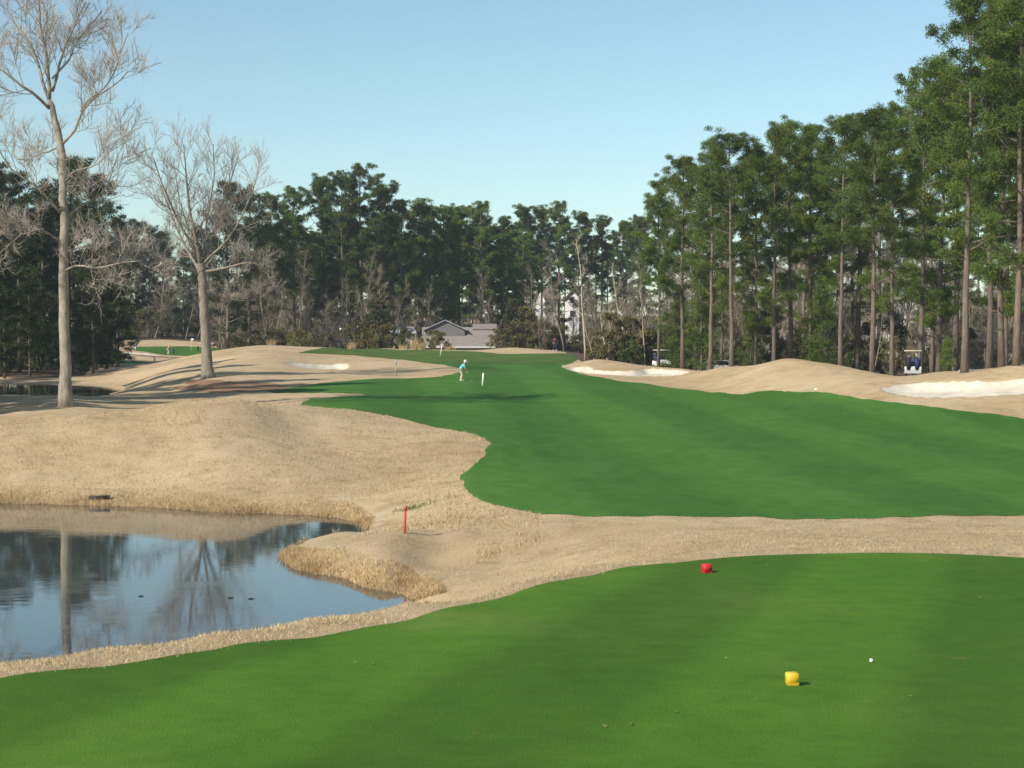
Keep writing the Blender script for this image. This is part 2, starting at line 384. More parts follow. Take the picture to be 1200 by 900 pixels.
FAIRWAY = poly([(540, 560), (548, 575), (572, 589), (600, 596.5), (650, 602.5), (750, 606), (900, 607), (1050, 606), (1200, 604), (1420, 602), (1420, 512), (1200, 491), (1120, 481), (1050, 471.5),
                (1000, 466), (955, 459.5), (900, 458), (860, 462), (815, 457.5), (770, 452), (725, 446.5), (695, 441), (668, 434.5), (657, 429), (672, 424), (684, 419), (668, 414.5), (640, 414.5), (600, 415), (570, 413),
                (540, 411.5), (480, 410.3), (420, 409.3), (365, 410.5), (345, 415), ('w', -22.32, 180.0), ('w', -18.40, 184.0), ('w', -14.56, 182.0), ('w', -9.46, 172.0), ('w', -5.36, 160.0), ('w', -4.80, 150.0), ('w', -5.68, 142.0), ('w', -9.04, 139.0), ('w', -12.24, 136.0), ('w', -14.19, 129.0), ('w', -15.73, 121.0), ('w', -16.70, 116.0), ('w', -14.99, 111.0), ('w', -9.86, 109.5), ('w', -9.42, 107.0), ('w', -10.71, 103.0), ('w', -11.66, 98.0), ('w', -11.16, 90.0), ('w', -9.29, 84.5), ('w', -6.40, 80.0), ('w', -3.80, 76.0), ('w', -1.83, 73.0), ('w', -1.04, 69.5),
                (573, 522), (562, 540), (546, 552)])
TEE = poly([('w', -9, 8), ('w', -7.2, 14), (-200, 829), (0, 795), (150, 778), (250, 762), (400, 741), (500, 720), (600, 697), (700, 673), (770, 661.5), (830, 655.5), (900, 651), (1000, 648.5), (1100, 649), (1200, 654),
            (1330, 662), ('w', 14, 22), ('w', 12, 12), ('w', 9, 7), ('w', 0, 6.5)])
BUNKERS = [poly([(1033, 456), (1060, 449.5), (1100, 447.5), (1150, 446), (1200, 443), (1300, 440), (1320, 458), (1200, 461), (1150, 464), (1100, 465), (1060, 463)]),
           poly([(668, 430), (690, 430), (700, 433), (740, 434), (756, 431.5), (803, 434), (800, 438.5), (760, 440.5), (715, 439), (685, 436.5), (664, 432.5)]),
           poly([(333, 424.5, 150), (360, 425.5, 150), (405, 426, 150), (404, 432.5, 150), (380, 432.3, 150), (350, 429.5, 150)]),
           poly([('w', -67, 268), ('w', -60, 270), ('w', -57, 276), ('w', -62, 281), ('w', -69, 277)])]
LEFTGREEN = poly([('w', -64, 290), ('w', -57, 286), ('w', -50, 292), ('w', -50, 312), ('w', -60, 318), ('w', -67, 308)])
LEFTAPRON = poly([('w', -58, 226), ('w', -49, 228), ('w', -48, 234), ('w', -55, 240), ('w', -60, 236)])
SD_B = [sdist(b, GX, GY) for b in BUNKERS]
for d in SD_B:
    GZ -= .5 * np.clip((d + .1) / .9, 0, 1)
SD_F = sdist(FAIRWAY, GX, GY); SD_T = sdist(TEE, GX, GY)

def grid_mesh(name, m, z=GZ):
    nv, nu = GX.shape
    i = (np.arange(nv - 1)[:, None] * nu + np.arange(nu - 1)[None]).ravel()
    mb = MB(); mb.add(np.stack([GX, GY, z], -1).reshape(-1, 3), np.stack([i, i + 1, i + nu + 1, i + nu], 1))
    return link(name, mb.mesh(name, m))
def sheet(name, f, off, m):
    """the part of the terrain where f > 0, cut cleanly along f = 0, lying off metres above it"""
    nv, nu = GX.shape; co = np.stack([GX, GY, GZ + off], -1).reshape(-1, 3); fl = f.ravel()
    i = (np.arange(nv - 1)[:, None] * nu + np.arange(nu - 1)[None]).ravel()
    q = np.stack([i, i + 1, i + nu + 1, i + nu], 1); n_in = (fl[q] > 0).sum(1)
    full = q[n_in == 4]; used, inv = np.unique(full, return_inverse=True)
    mb = MB(); V = list(co[used]); idx = {int(g): k for k, g in enumerate(used)}; cut = {}; tri = []
    def gv(g):
        if g not in idx: idx[g] = len(V); V.append(co[g])
        return idx[g]
    def ev(a, b):
        k = (min(a, b), max(a, b))
        if k not in cut:
            t = fl[a] / (fl[a] - fl[b]); cut[k] = len(V); V.append(co[a] + (co[b] - co[a]) * t)
        return cut[k]
    for c in q[(n_in > 0) & (n_in < 4)]:
        pg = []
        for k in range(4):
            a, b = int(c[k]), int(c[(k + 1) % 4])
            if fl[a] > 0: pg.append(gv(a))
            if (fl[a] > 0) != (fl[b] > 0): pg.append(ev(a, b))
        tri += [(pg[0], pg[k], pg[k + 1]) for k in range(1, len(pg) - 1)]
    mb.add2(np.array(V), np.array(tri), inv.reshape(-1, 4))
    return link(name, mb.mesh(name, m))
tag(grid_mesh('ground', M['rough']), kind='structure')
WOOD = ([-600, 100, 125, 250, 270, 330, 400, 600, 660, 700, 800, 900, 1000, 1060, 1200, 2000], [180, 180, 335, 335, 262, 240, 244, 246, 226, 180, 166, 150, 140, 131, 128, 128])
wy = np.interp(GU * F + CX, *WOOD)
edge = .05 * wob(GX, GY, .25, 11) + .025 * wob(GX, GY, 1.1, 12)
tag(sheet('fairway', SD_F + edge * np.clip(GD / 60, .6, 2), .012, M['fairway']), kind='structure')
tag(sheet('tee_lawn', SD_T + .5 * edge, .008, M['tee']), kind='structure')
M['litter'] = mat('leaf_litter', (.1, .07, .045), .95, .1); N_, L_, B_ = nodes(M['litter'])
L_.new(ramp(N_, L_, noise(N_, L_, .6, 6, .7, coords(N_, L_)), [(.3, (.06, .045, .028)), (.55, (.12, .085, .055)), (.75, (.19, .14, .09))]), B_.inputs['Base Color'])
tag(sheet('woodland_ground', np.where((GD < 520) & (np.abs(GX) < 330), np.minimum(GD - wy + 1.5 * wob(GX, GY, .08, 21), 519 - GD), -1.0), .02, M['litter']), kind='structure')
FRINGE = poly([(345, 415), (420, 409.3), (540, 411.5), (600, 415), (668, 414.5), ('w', 6.0, 196), ('w', -3, 178), ('w', -10, 166), ('w', -17, 176), ('w', -22, 184)])
tag(sheet('fringe', np.minimum(SD_F + edge, sdist(FRINGE, GX, GY) + 6 * edge), .03, M['fringe']), kind='structure')
M['straw_mulch'] = mat('pine_straw', (.24, .14, .08), .95, .1); N_, L_, B_ = nodes(M['straw_mulch'])
L_.new(ramp(N_, L_, noise(N_, L_, 1.5, 6, .75, coords(N_, L_)), [(.3, (.17, .095, .055)), (.55, (.28, .17, .1)), (.75, (.38, .27, .17))]), B_.inputs['Base Color'])
MULCH = poly([(212, 452, 110), (238, 446, 110), (280, 447, 110), (325, 451, 110), (330, 456, 110), (285, 459, 110), (235, 459, 110)])
tag(sheet('pine_straw_ground', sdist(MULCH, GX, GY) + 10 * edge, .016, M['straw_mulch']), kind='structure')
for d in SD_B: tag(sheet('sand', d + 1.5 * edge, .016, M['sand']), kind='structure')
for pl in (LEFTGREEN, LEFTAPRON): tag(sheet('putting_lawn', sdist(pl, GX, GY) + edge, .02, M['fairway']), kind='structure')
def pond(x0, y0, x1, y1, z):
    mb = MB(); mb.add([(x0[0], y0, z), (x0[1], y0, z), (x1[1], y1, z), (x1[0], y1, z)], [(0, 1, 2, 3)])
    tag(link('water', mb.mesh('water', M['water'])), kind='structure')
pond((-60, -1.2), 24, (-60, -2.5), 62, 0.0)
pond((-130, -26), 126, (-130, -34), 182, .95)

# ------------------------------------------------------------------ blades: grass, needles, leaves
def blades(mb, c, d, ln, wd, rng, base_w=1.0):
    """one thin triangle per point c along direction d"""
    n = len(c); r = rng.normal(size=(n, 3)); s = np.cross(d, r); s /= np.linalg.norm(s, axis=1)[:, None] + 1e-9
    s *= (np.asarray(wd) / 2).reshape(-1, 1)
    v = np.stack([c - s, c + s, c + d * np.asarray(ln).reshape(-1, 1)], 1).reshape(-1, 3)
    mb.add(v, np.arange(3 * n).reshape(-1, 3))
def leaves(mb, c, size, rng, up=.0):
    """one small diamond leaf per point"""
    n = len(c); a = rng.normal(size=(n, 3)); a[:, 2] *= 1 - up; a /= np.linalg.norm(a, axis=1)[:, None] + 1e-9
    b = np.cross(a, rng.normal(size=(n, 3))); b /= np.linalg.norm(b, axis=1)[:, None] + 1e-9
    sz = (size * rng.uniform(.6, 1.3, n))[:, None]
    v = np.stack([c - a * sz, c + b * sz * .5, c + a * sz, c - b * sz * .5], 1).reshape(-1, 3)
    mb.add(v, np.arange(4 * n).reshape(-1, 4))
def unit(v): return v / (np.linalg.norm(v, axis=-1, keepdims=True) + 1e-9)

def grass_patch(name, x, y, h, w, m, lean=.5, per=1, z_off=0.0, rng=RNG):
    x = np.repeat(x, per); y = np.repeat(y, per); n = len(x)
    x = x + rng.normal(0, .02, n); y = y + rng.normal(0, .02, n)
    c = np.stack([x, y, zat(x, y) - .01 + z_off], 1)
    d = unit(np.stack([rng.normal(0, lean, n), rng.normal(0, lean, n), np.ones(n)], 1))
    mb = MB(); blades(mb, c, d, np.repeat(h, per) * rng.uniform(.6, 1.3, n), w, rng)
    return tag(link(name, mb.mesh(name, m)), kind='stuff')
def fan_points(n, d0, d1, u0, u1, rng=RNG):
    D = np.exp(rng.uniform(math.log(d0), math.log(d1), n)); return rng.uniform(u0, u1, n) * D, D
def inside(pl, x, y): return sdist(pl, x, y)
# short straw on the near strip, denser close to the camera; long straw on the pond banks
x, y = fan_points(150000, 17, 46, -.36, .36)
z = zat(x, y); sT, sF = inside(TEE, x, y), inside(FAIRWAY, x, y)
k = (sT < RNG.normal(.03, .09, len(x))) & (sF < RNG.normal(0, .2, len(x))) & (z > .02); x, y = x[k], y[k]
grass_patch('rough_grass', x, y, np.full(len(x), .05) + .02 * np.abs(wob(x, y, .4, 5)), .012, M['straw'], .7)
x, y = fan_points(420000, 36, 62, -.36, .05)
z = zat(x, y); k = (z > -.03) & (z < .42) & (np.minimum(np.minimum(zat(x, y - .4), zat(x, y - .9)), np.minimum(zat(x, y - 1.4), zat(x, y - 2.0))) < .0) & (inside(FAIRWAY, x, y) < 0) & (x < 1.5) & (RNG.uniform(size=len(x)) < np.clip(1.25 - z * 2.0, .15, 1)); x, y = x[k], y[k]
zz = zat(x, y)
grass_patch('bank_grass', x, y, np.clip(.22 - .32 * zz, .07, .22) * (.8 + .3 * wob(x, y, .3, 6)), .016, M['reed'], .6)
x, y = fan_points(80000, 44, 84, -.36, .02)
k = (inside(FAIRWAY, x, y) < 0) & (zat(x, y) > .35); x, y = x[k], y[k]
grass_patch('rough_grass', x, y, np.full(len(x), .09), .022, M['straw'], .8)
x, y = fan_points(60000, 37, 84, -.36, .02)
k = (inside(FAIRWAY, x, y) < -.3) & (zat(x, y) > .3) & (wob(x, y, .22, 31) + .5 * wob(x, y, .9, 32) > .85); x, y = x[k], y[k]
grass_patch('rough_tufts', x, y, np.full(len(x), .17), .022, M['reed'], .6)
x, y = fan_points(240000, 12.5, 31, -.34, .34)
k = inside(TEE, x, y) > RNG.normal(-.06, .07, len(x)); x, y = x[k], y[k]
grass_patch('tee_grass', x, y, np.full(len(x), .022), .006, M['teeblade'], .9)

# ------------------------------------------------------------------ trees
def curve(p0, d0, length, n, rng, wander=.12, up=.1, droop=0.0):
    pts = [np.array(p0, float)]; d = np.array(d0, float); d /= np.linalg.norm(d)
    for i in range(n):
        d = d + rng.normal(0, wander, 3) + np.array([0, 0, up - droop * i / n]); d /= np.linalg.norm(d)
        pts.append(pts[-1] + d * length / n)
    return np.array(pts)
def pine_proto(seed, Ht=25., base=.5, width=4.2, limbs=30, puffs=5, per=60, r0=.3, mneedle='needle', nlen=.42, nwid=.075, taper=1.0, lean=.02, topround=True):
    rng = np.random.default_rng(seed)
    tr = MB(); n = 9
    t = np.linspace(0, 1, n + 1)
    bend = np.cumsum(rng.normal(0, lean, (n + 1, 2)), 0) * Ht * .12; bend -= bend[0]
    line = np.stack([bend[:, 0], bend[:, 1], t * Ht * .97 - .3], 1)
    rad = r0 * (1 - .82 * t) ** .9; rad[0] *= 1.25
    tr.tube(line, rad, 9)
    pc, pr = [], []
    low = 5 if topround else 0
    for i in range(limbs + low):
        f = (i + rng.uniform(0, 1)) / limbs
        if i >= limbs: f = .02
        h = base + (1 - base) * f ** .9
        if i >= limbs: h = base * rng.uniform(.55, .97)
        p = np.array([np.interp(h, t, line[:, k]) for k in range(3)])
        prof = (math.sin(math.pi * min(1, .18 + .82 * f)) ** .55 if topround else (1 - f) ** .8 + .12)
        ln = width * prof * rng.uniform(.4, 1.3)
        if i >= limbs: ln = width * rng.uniform(.35, .75)
        az = i * 2.4 + rng.normal(0, .5); up = rng.uniform(-.05, .35) + .5 * f
        c = curve(p, (math.cos(az), math.sin(az), up), max(ln, .6), 5, rng, .13, .08)
        tr.tube(c, np.linspace(max(.025, r0 * .3 * (1 - .7 * f)), .018, 6), 5)
        if topround and rng.uniform() < (.5 if i >= limbs else .12): continue          # a dead limb
        k = max(2, int(round(puffs * (.5 + ln / width * .6))))
        for s in np.linspace(.38, 1.02, k):
            q = np.array([np.interp(min(s, 1), np.linspace(0, 1, 6), c[:, a]) for a in range(3)])
            pc.append(q + rng.normal(0, .28, 3) * (1, 1, .5)); pr.append(rng.uniform(.42, .85) * (1.05 - .25 * s))
            if rng.uniform() < .45:
                pc.append(q + rng.normal(0, .5, 3) * (1, 1, .5)); pr.append(rng.uniform(.4, .75))
    for _ in range(6):
        pc.append(line[-1] + rng.normal(0, .5, 3)); pr.append(rng.uniform(.45, .8))
    pc = np.array(pc); pr = np.array(pr)
    N = len(pc) * per; c = np.repeat(pc, per, 0); r = np.repeat(pr, per)
    d = rng.normal(size=(N, 3)); d[:, 2] += .35; d = unit(d)
    pos = c + d * (r * rng.uniform(0, 1, N) ** .6)[:, None] * np.array([1, 1, .62])
    dd = unit(d + rng.normal(0, .85, (N, 3)) + np.array([0, 0, .15]))
    cr = MB(); blades(cr, pos, dd, nlen * rng.uniform(.6, 1.3, N), nwid * rng.uniform(.7, 1.3, N), rng)
    return ('pine_tree', tr.mesh('trunk', M['pine_bark']), cr.mesh('crown', M[mneedle], False))
def bare_proto(seed, Ht=10., limbs=16, base=.25, spread=2.6, r0=.1, mb_='twig', mt='twig', per=26, stems=1, lean=.06, wid=.028):
    """thin leafless tree: stems with ascending limbs, each limb feathered with fine twigs"""
    rng = np.random.default_rng(seed); tr, cr = MB(), MB()
    for s in range(stems):
        a = rng.uniform(0, 6.28); p0 = np.array([math.cos(a), math.sin(a), 0]) * (.5 if stems > 1 else 0)
        h = Ht * rng.uniform(.75, 1.0) if stems > 1 else Ht
        line = curve(p0 - (0, 0, .25), (rng.normal(0, lean * 2), rng.normal(0, lean * 2), 1), h, 8, rng, lean, .05)
        tr.tube(line, np.linspace(r0, .02, 9), 6)
        for i in range(limbs):
            f = base + (1 - base) * (i + rng.uniform()) / limbs
            p = np.array([np.interp(f, np.linspace(0, 1, 9), line[:, k]) for k in range(3)])
            az = rng.uniform(0, 6.28); ln = spread * (1.15 - f) * rng.uniform(.6, 1.3) + .5
            c = curve(p, (math.cos(az), math.sin(az), rng.uniform(.5, 1.3)), ln, 4, rng, .12, .1)
            tr.tube(c, np.linspace(max(.015, r0 * .42 * (1 - f)), .01, 5), 4)
            q = rng.uniform(.15, 1, per); pos = np.stack([np.interp(q, np.linspace(0, 1, 5), c[:, k]) for k in range(3)], 1)
            d = unit(rng.normal(size=(per, 3)) + unit(c[-1] - c[0]) * 1.0 + np.array([0, 0, .7]))
            blades(cr, pos, d, rng.uniform(.35, 1.1, per), wid, rng)
            pos2 = pos + d * .3; blades(cr, pos2, unit(d + rng.normal(0, .6, (per, 3))), rng.uniform(.3, .7, per), wid * .8, rng)
    return ('bare_tree', tr.mesh('trunk', M[mb_]), cr.mesh('crown', M[mt], False))
def bush_proto(seed, Ht=3., wid=1.8, nclump=40, per=55, leaf=.13, mleaf='olive', cone=.0, name='shrub', trunk=.05):
    rng = np.random.default_rng(seed); tr, cr = MB(), MB()
    cl = []
    for i in range(nclump):
        h = rng.uniform(.08, 1) ** .9
        w = wid * ((1 - cone) * math.sqrt(max(.05, 1 - (1.65 * h - .65) ** 2 if h > .39 else .8 + .5 * h)) + cone * (1.08 - h))
        a, rr = rng.uniform(0, 6.28), w * math.sqrt(rng.uniform(.05, 1))
        cl.append((rr * math.cos(a), rr * math.sin(a), h * Ht))
    cl = np.array(cl)
    for s in range(5):
        e = cl[rng.integers(len(cl))]; c = curve((rng.normal(0, .12), rng.normal(0, .12), -.2), e + (0, 0, .4), np.linalg.norm(e) * .95, 5, rng, .06, .02)
        tr.tube(c, np.linspace(trunk, .012, 6), 5)
    N = nclump * per; c = np.repeat(cl, per, 0); rad = np.repeat(rng.uniform(.28, .6, nclump) * wid * .42, per)
    d = unit(rng.normal(size=(N, 3))); pos = c + d * (rad * rng.uniform(0, 1, N) ** .5)[:, None] * (1, 1, .85)
    pos[:, 2] = np.maximum(pos[:, 2], .05)
    leaves(cr, pos, leaf, rng)
    return (name, tr.mesh('stem', M['twig']), cr.mesh('foliage', M[mleaf], False))

PINES = [pine_proto(100 + i, 25, b, w, l, 6, 165, r, 'needle', .21, .062, lean=.018) for i, (b, w, l, r) in enumerate(
    [(.46, 4.4, 32, .25), (.34, 4.2, 38, .26), (.52, 5.0, 30, .27), (.26, 3.8, 42, .22), (.60, 4.6, 25, .25), (.42, 3.6, 32, .22), (.5, 4.9, 26, .26), (.38, 4.6, 34, .25), (.56, 3.8, 24, .24)])]
FARP = [pine_proto(200 + i, 28, b, w, l, 6, 100, r, 'needle_blue', .3, .11, lean=.015) for i, (b, w, l, r) in enumerate(
    [(.36, 5.4, 42, .3), (.44, 5.0, 38, .3), (.30, 5.0, 46, .32), (.5, 5.2, 34, .28), (.40, 4.6, 38, .3)])]
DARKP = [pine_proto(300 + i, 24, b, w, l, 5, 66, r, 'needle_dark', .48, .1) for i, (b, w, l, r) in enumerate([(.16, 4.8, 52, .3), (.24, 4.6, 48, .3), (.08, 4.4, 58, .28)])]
YOUNG = [pine_proto(400 + i, 9, .06, 2.0, 40, 5, 42, .11, 'needle', .3, .055, topround=False) for i in range(2)]
BARE = [bare_proto(500 + i, h, l, b, s, r, 'twig', 'twig', 26, st) for i, (h, l, b, s, r, st) in enumerate(
    [(11, 18, .2, 2.6, .10, 1), (9, 12, .15, 2.2, .08, 2), (13, 22, .3, 3.0, .13, 1), (7, 10, .1, 2.0, .06, 3), (10, 16, .3, 2.4, .09, 1)])]
PALE = [bare_proto(560 + i, h, 14, .35, 1.9, r, 'pale_twig', 'pale_twig', 18, st, .07, .022) for i, (h, r, st) in enumerate([(13, .13, 1), (11, .12, 2), (12, .11, 1)])]
OLIVE = [bush_proto(600 + i, h, w, n, 60, .12, 'olive') for i, (h, w, n) in enumerate([(3.2, 2.2, 44), (4.6, 2.0, 52), (2.4, 2.0, 36)])]
GREEN = [bush_proto(620 + i, h, w, n, 60, .13, 'brushgreen') for i, (h, w, n) in enumerate([(3.6, 2.1, 46), (5.2, 2.3, 60)])]
MAGN = [bush_proto(640 + i, h, w, n, 80, .15, 'magnolia', .75, 'magnolia_tree', .1) for i, (h, w, n) in enumerate([(6.5, 3.0, 130), (7.2, 3.0, 150)])]

SRC = {}
def plant(proto, px, D, label, cat='tree', group=None, ht=None, sc=None, rz=None, name=None, part_names=('trunk', 'crown'), x=None):
    nm, tm, cm = proto; nm = name or nm
    if nm in ('shrub', 'magnolia_tree'): part_names = ('stem', 'foliage') if nm == 'shrub' else ('trunk', 'crown')
    key = (nm, tm.name)
    X = (px - CX) / F * D if x is None else x
    loc = (X, D, float(zat(X, D)) - .05)
    if key not in SRC:
        o = thing(nm, label, cat); link(part_names[0], tm, o); link(part_names[1], cm, o); SRC[key] = o
    else:
        o = copy_tree(SRC[key])
    o.location = loc; o['label'] = label; o['category'] = cat
    if group: o['group'] = group
    elif 'group' in o.keys(): del o['group']
    s = sc or 1.0
    if ht: s = ht
    w = s * random.uniform(.92, 1.08)
    o.scale = (w, w, s); o.rotation_euler = (0, 0, random.uniform(0, 6.28) if rz is None else rz)
    return o
def top_scale(px, D, py_top, proto_h):
    """height scale that brings a tree's top to where the photograph has it"""
    _, s = ray(px, py_top); X = (px - CX) / F * D
    return (EYE - s * D - float(zat(X, D))) / proto_h

# --- right grove: (px, D, top py, prototype, label)
G_R = 'tall pines of the right grove'
random.seed(21)
right = [
    (772, 168, 205, 5, 'leaning pine at the open left edge of the right grove'),
    (800, 160, 178, 1, 'slim pine at the left end of the grove, with foliage hanging low beside the cart'),
    (832, 152, 158, 7, 'bushy pine just left of the clear grey trunk, its branches hanging low'),
    (857, 146, 155, 4, 'tall pine with a clear straight grey trunk behind the left shoulder of the mound'),
    (884, 156, 170, 3, 'shorter pine tucked behind the mound, right of the clear grey trunk'),
    (907, 148, 148, 6, 'pine with a pinkish trunk directly behind the top of the tan mound'),
    (925, 160, 138, 8, 'broad crowned pine rising behind the pinkish trunk over the mound'),
    (951, 152, 140, 1, 'pine with a thin trunk over the right slope of the tan mound'),
    (985, 138, 135, 4, 'pine with a bare pale trunk where the right side of the mound falls away'),
    (1005, 156, 130, 2, 'dark trunked pine set back between the two pale trunks right of the mound'),
    (1022, 128, 122, 0, 'pine with a thick leaning trunk left of the golf cart in the dip'),
    (1046, 134, 118, 7, 'pine with a straight trunk just left of the golf cart in the dip'),
    (1078, 142, 108, 6, 'pine standing behind the golf cart in the dip'),
    (1100, 146, 60, 3, 'tall pine behind the small green pine, right of the cart'),
    (1130, 108, -20, 0, 'very tall pine with the thickest trunk, right of the small green pine'),
    (1158, 122, 5, 8, 'tall pine set back between the thickest trunk and the trunks by the frame edge'),
    (1174, 114, -30, 3, 'tall dark trunked pine in the pair above the big white bunker'),
    (1191, 108, -35, 7, 'tall light trunked pine in the pair above the big white bunker'),
    (1232, 112, -40, 1, 'tall pine at the edge of the frame, only its left branches showing'),
]
for px, D, ty, k, lab in right:
    plant(PINES[k], px, D, lab, 'pine', G_R, ht=top_scale(px, D, ty, 25))
for i, (px, D, ty, k) in enumerate([(815, 178, 195, 6), (872, 182, 188, 8), (940, 180, 165, 5), (1030, 174, 150, 4), (1120, 160, 90, 2), (1200, 150, 60, 5), (1000, 198, 190, 0), (1092, 152, 130, 3), (1178, 136, 70, 3), (905, 190, 175, 3), (968, 184, 165, 7), (845, 186, 190, 3)]):
    plant(PINES[k], px, D, 'pine in the back rows of the right grove, its crown mingling with those in front', 'pine', 'back row pines of the right grove', ht=top_scale(px, D, ty, 25))
plant(YOUNG[0], 1110, 117, 'small bushy green pine right of the golf cart in the dip', 'pine', ht=top_scale(1110, 117, 395, 9))
plant(YOUNG[1], 795, 168, 'young bushy pine with foliage to the ground beside the far golf cart', 'pine', ht=top_scale(795, 168, 345, 9))
plant(YOUNG[0], 822, 166, 'young bushy pine left of the clear grey trunk, taller than its neighbour', 'pine', ht=top_scale(822, 166, 315, 9))
plant(YOUNG[1], 962, 150, 'young green pine filling the gap behind the right slope of the mound', 'pine', ht=top_scale(962, 150, 330, 9))
plant(YOUNG[0], 880, 160, 'young green pine right of the clear grey trunk, low behind the mound', 'pine', ht=top_scale(880, 160, 370, 9))

# --- far middle wood
mid = [
    (318, 262, 226, 1, 'rounded pine at the left shoulder of the middle wood, behind the bare tree'),
    (345, 262, 216, 0, 'rounded pine left of the highest crowns of the middle wood'),
    (378, 266, 204, 2, 'broad pine just left of the highest crown of the middle wood'),
    (402, 262, 200, 3, 'pine close beside the highest crown, slightly lower'),
    (424, 264, 189, 0, 'highest pine of the middle wood, its round crown standing above the others'),
    (448, 268, 212, 1, 'pine stepping down right of the highest crown of the middle wood'),
    (470, 268, 232, 4, 'lower pine between the highest crown and the grey roof'),
    (494, 272, 232, 3, 'pine above the left end of the grey roof'),
    (520, 276, 238, 2, 'pine above the gable of the grey roof'),
    (538, 280, 242, 1, 'thin crowned pine above the middle of the grey roof'),
    (564, 276, 234, 0, 'full crowned pine above the right end of the grey roof'),
    (590, 282, 252, 4, 'pine above the magnolia right of the grey roof'),
    (612, 318, 240, 1, 'hazy pine in the gap between the grey roof and the white gable'),
    (634, 322, 240, 3, 'hazy pine left of the white gable, with clear sky below its crown'),
    (655, 320, 234, 0, 'hazy pine above the white gable'),
    (682, 326, 247, 1, 'hazy pine above the pale leafless tree'),
    (706, 330, 252, 3, 'hazy thin pine right of the pale leafless tree'),
    (730, 326, 258, 4, 'hazy low pine left of the right grove'),
    (752, 322, 252, 1, 'hazy pine meeting the left edge of the right grove'),
]
for px, D, ty, k, lab in mid:
    plant(FARP[k], px, D, lab, 'pine', 'pines of the far middle wood', ht=top_scale(px, D, ty, 28))
for i in range(26):
    px = 300 + i * 12.5 + random.uniform(-5, 5); D = random.uniform(284, 312)
    plant(FARP[i % 5], px, D, 'pine deep inside the middle wood, its crown lost among its neighbours', 'pine', 'inner pines of the middle wood', ht=top_scale(px, D, random.uniform(238, 275), 28))
for i in range(10):
    px = 600 + i * 19 + random.uniform(-5, 5); D = random.uniform(345, 385)
    plant(FARP[i % 5], px, D, 'hazy pine far back behind the white houses', 'pine', 'farthest pines behind the houses', ht=top_scale(px, D, random.uniform(252, 285), 28))

# --- left wood
left = [
    (-10, 196, 185, 0, 'dark pine cut by the left edge of the frame'),
    (22, 190, 196, 1, 'dark pine left of the tall sycamore'),
    (52, 204, 212, 2, 'dark pine showing between the frame edge and the sycamore trunk'),
    (88, 200, 178, 1, 'tall dark pine directly behind the sycamore trunk'),
    (112, 208, 200, 0, 'dark pine right of the sycamore trunk, with low drooping branches'),
    (138, 216, 252, 2, 'lower dark pine between the sycamore and the bare tree'),
    (268, 250, 208, 1, 'dark pine rising behind the right side of the bare tree'),
    (292, 256, 222, 0, 'dark pine behind the outer right twigs of the bare tree'),
]
for px, D, ty, k, lab in left:
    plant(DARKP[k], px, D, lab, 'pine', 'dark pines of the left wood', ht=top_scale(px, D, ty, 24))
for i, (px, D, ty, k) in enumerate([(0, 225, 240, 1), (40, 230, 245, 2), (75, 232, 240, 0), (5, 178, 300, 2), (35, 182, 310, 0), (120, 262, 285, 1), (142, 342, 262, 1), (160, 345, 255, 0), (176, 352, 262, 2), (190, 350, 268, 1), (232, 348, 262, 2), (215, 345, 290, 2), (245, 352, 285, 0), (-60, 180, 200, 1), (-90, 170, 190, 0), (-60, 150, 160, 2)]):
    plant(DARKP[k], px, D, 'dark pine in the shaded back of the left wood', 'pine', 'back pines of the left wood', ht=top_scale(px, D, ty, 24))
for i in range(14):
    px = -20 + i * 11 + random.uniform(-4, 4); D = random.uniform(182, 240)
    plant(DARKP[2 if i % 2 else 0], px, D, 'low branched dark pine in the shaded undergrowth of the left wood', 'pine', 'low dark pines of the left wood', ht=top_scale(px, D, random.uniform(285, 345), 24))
for i in range(14):
    px = 775 + i * 34 + random.uniform(-8, 8); D = random.uniform(280, 360)
    plant(FARP[i % 5], px, D, 'hazy pine far behind the right grove, seen between its trunks', 'pine', 'far pines behind the right grove', ht=top_scale(px, D, random.uniform(225, 285), 28))
for i in range(24):
    px = 305 + i * 13 + random.uniform(-5, 5); D = random.uniform(318, 380)
    plant(FARP[i % 5], px, D, 'pine in the unlit depth of the middle wood behind the front trunks', 'pine', 'depth pines of the middle wood', ht=top_scale(px, D, random.uniform(262, 310), 28))
# trees standing left of the view, whose shade falls over the sycamore's foot and the back pond
for i, (X, Y) in enumerate([(-34, 88), (-35.5, 96), (-38, 104), (-41.5, 113), (-46, 124), (-50, 136), (-37, 79), (-37, 82), (-43, 80), (-39, 92), (-47, 87), (-41, 91), (-52, 80), (-50, 95), (-57, 88), (-46, 103), (-55, 104), (-62, 98), (-53, 114), (-64, 112), (-60, 124), (-72, 122), (-68, 136), (-80, 132), (-78, 146), (-88, 146), (-84, 160), (-97, 158), (-76, 172), (-70, 152)]):
    plant(DARKP[2 if i < 7 else i % 3], 0, Y, 'dark pine beyond the left side of the view, shading the back pond', 'pine', 'shade pines left of the view', sc=random.uniform(.95, 1.1) * (.55 if i in (0, 6, 7) else .85 if i in (1, 8, 9) else 1), x=X)

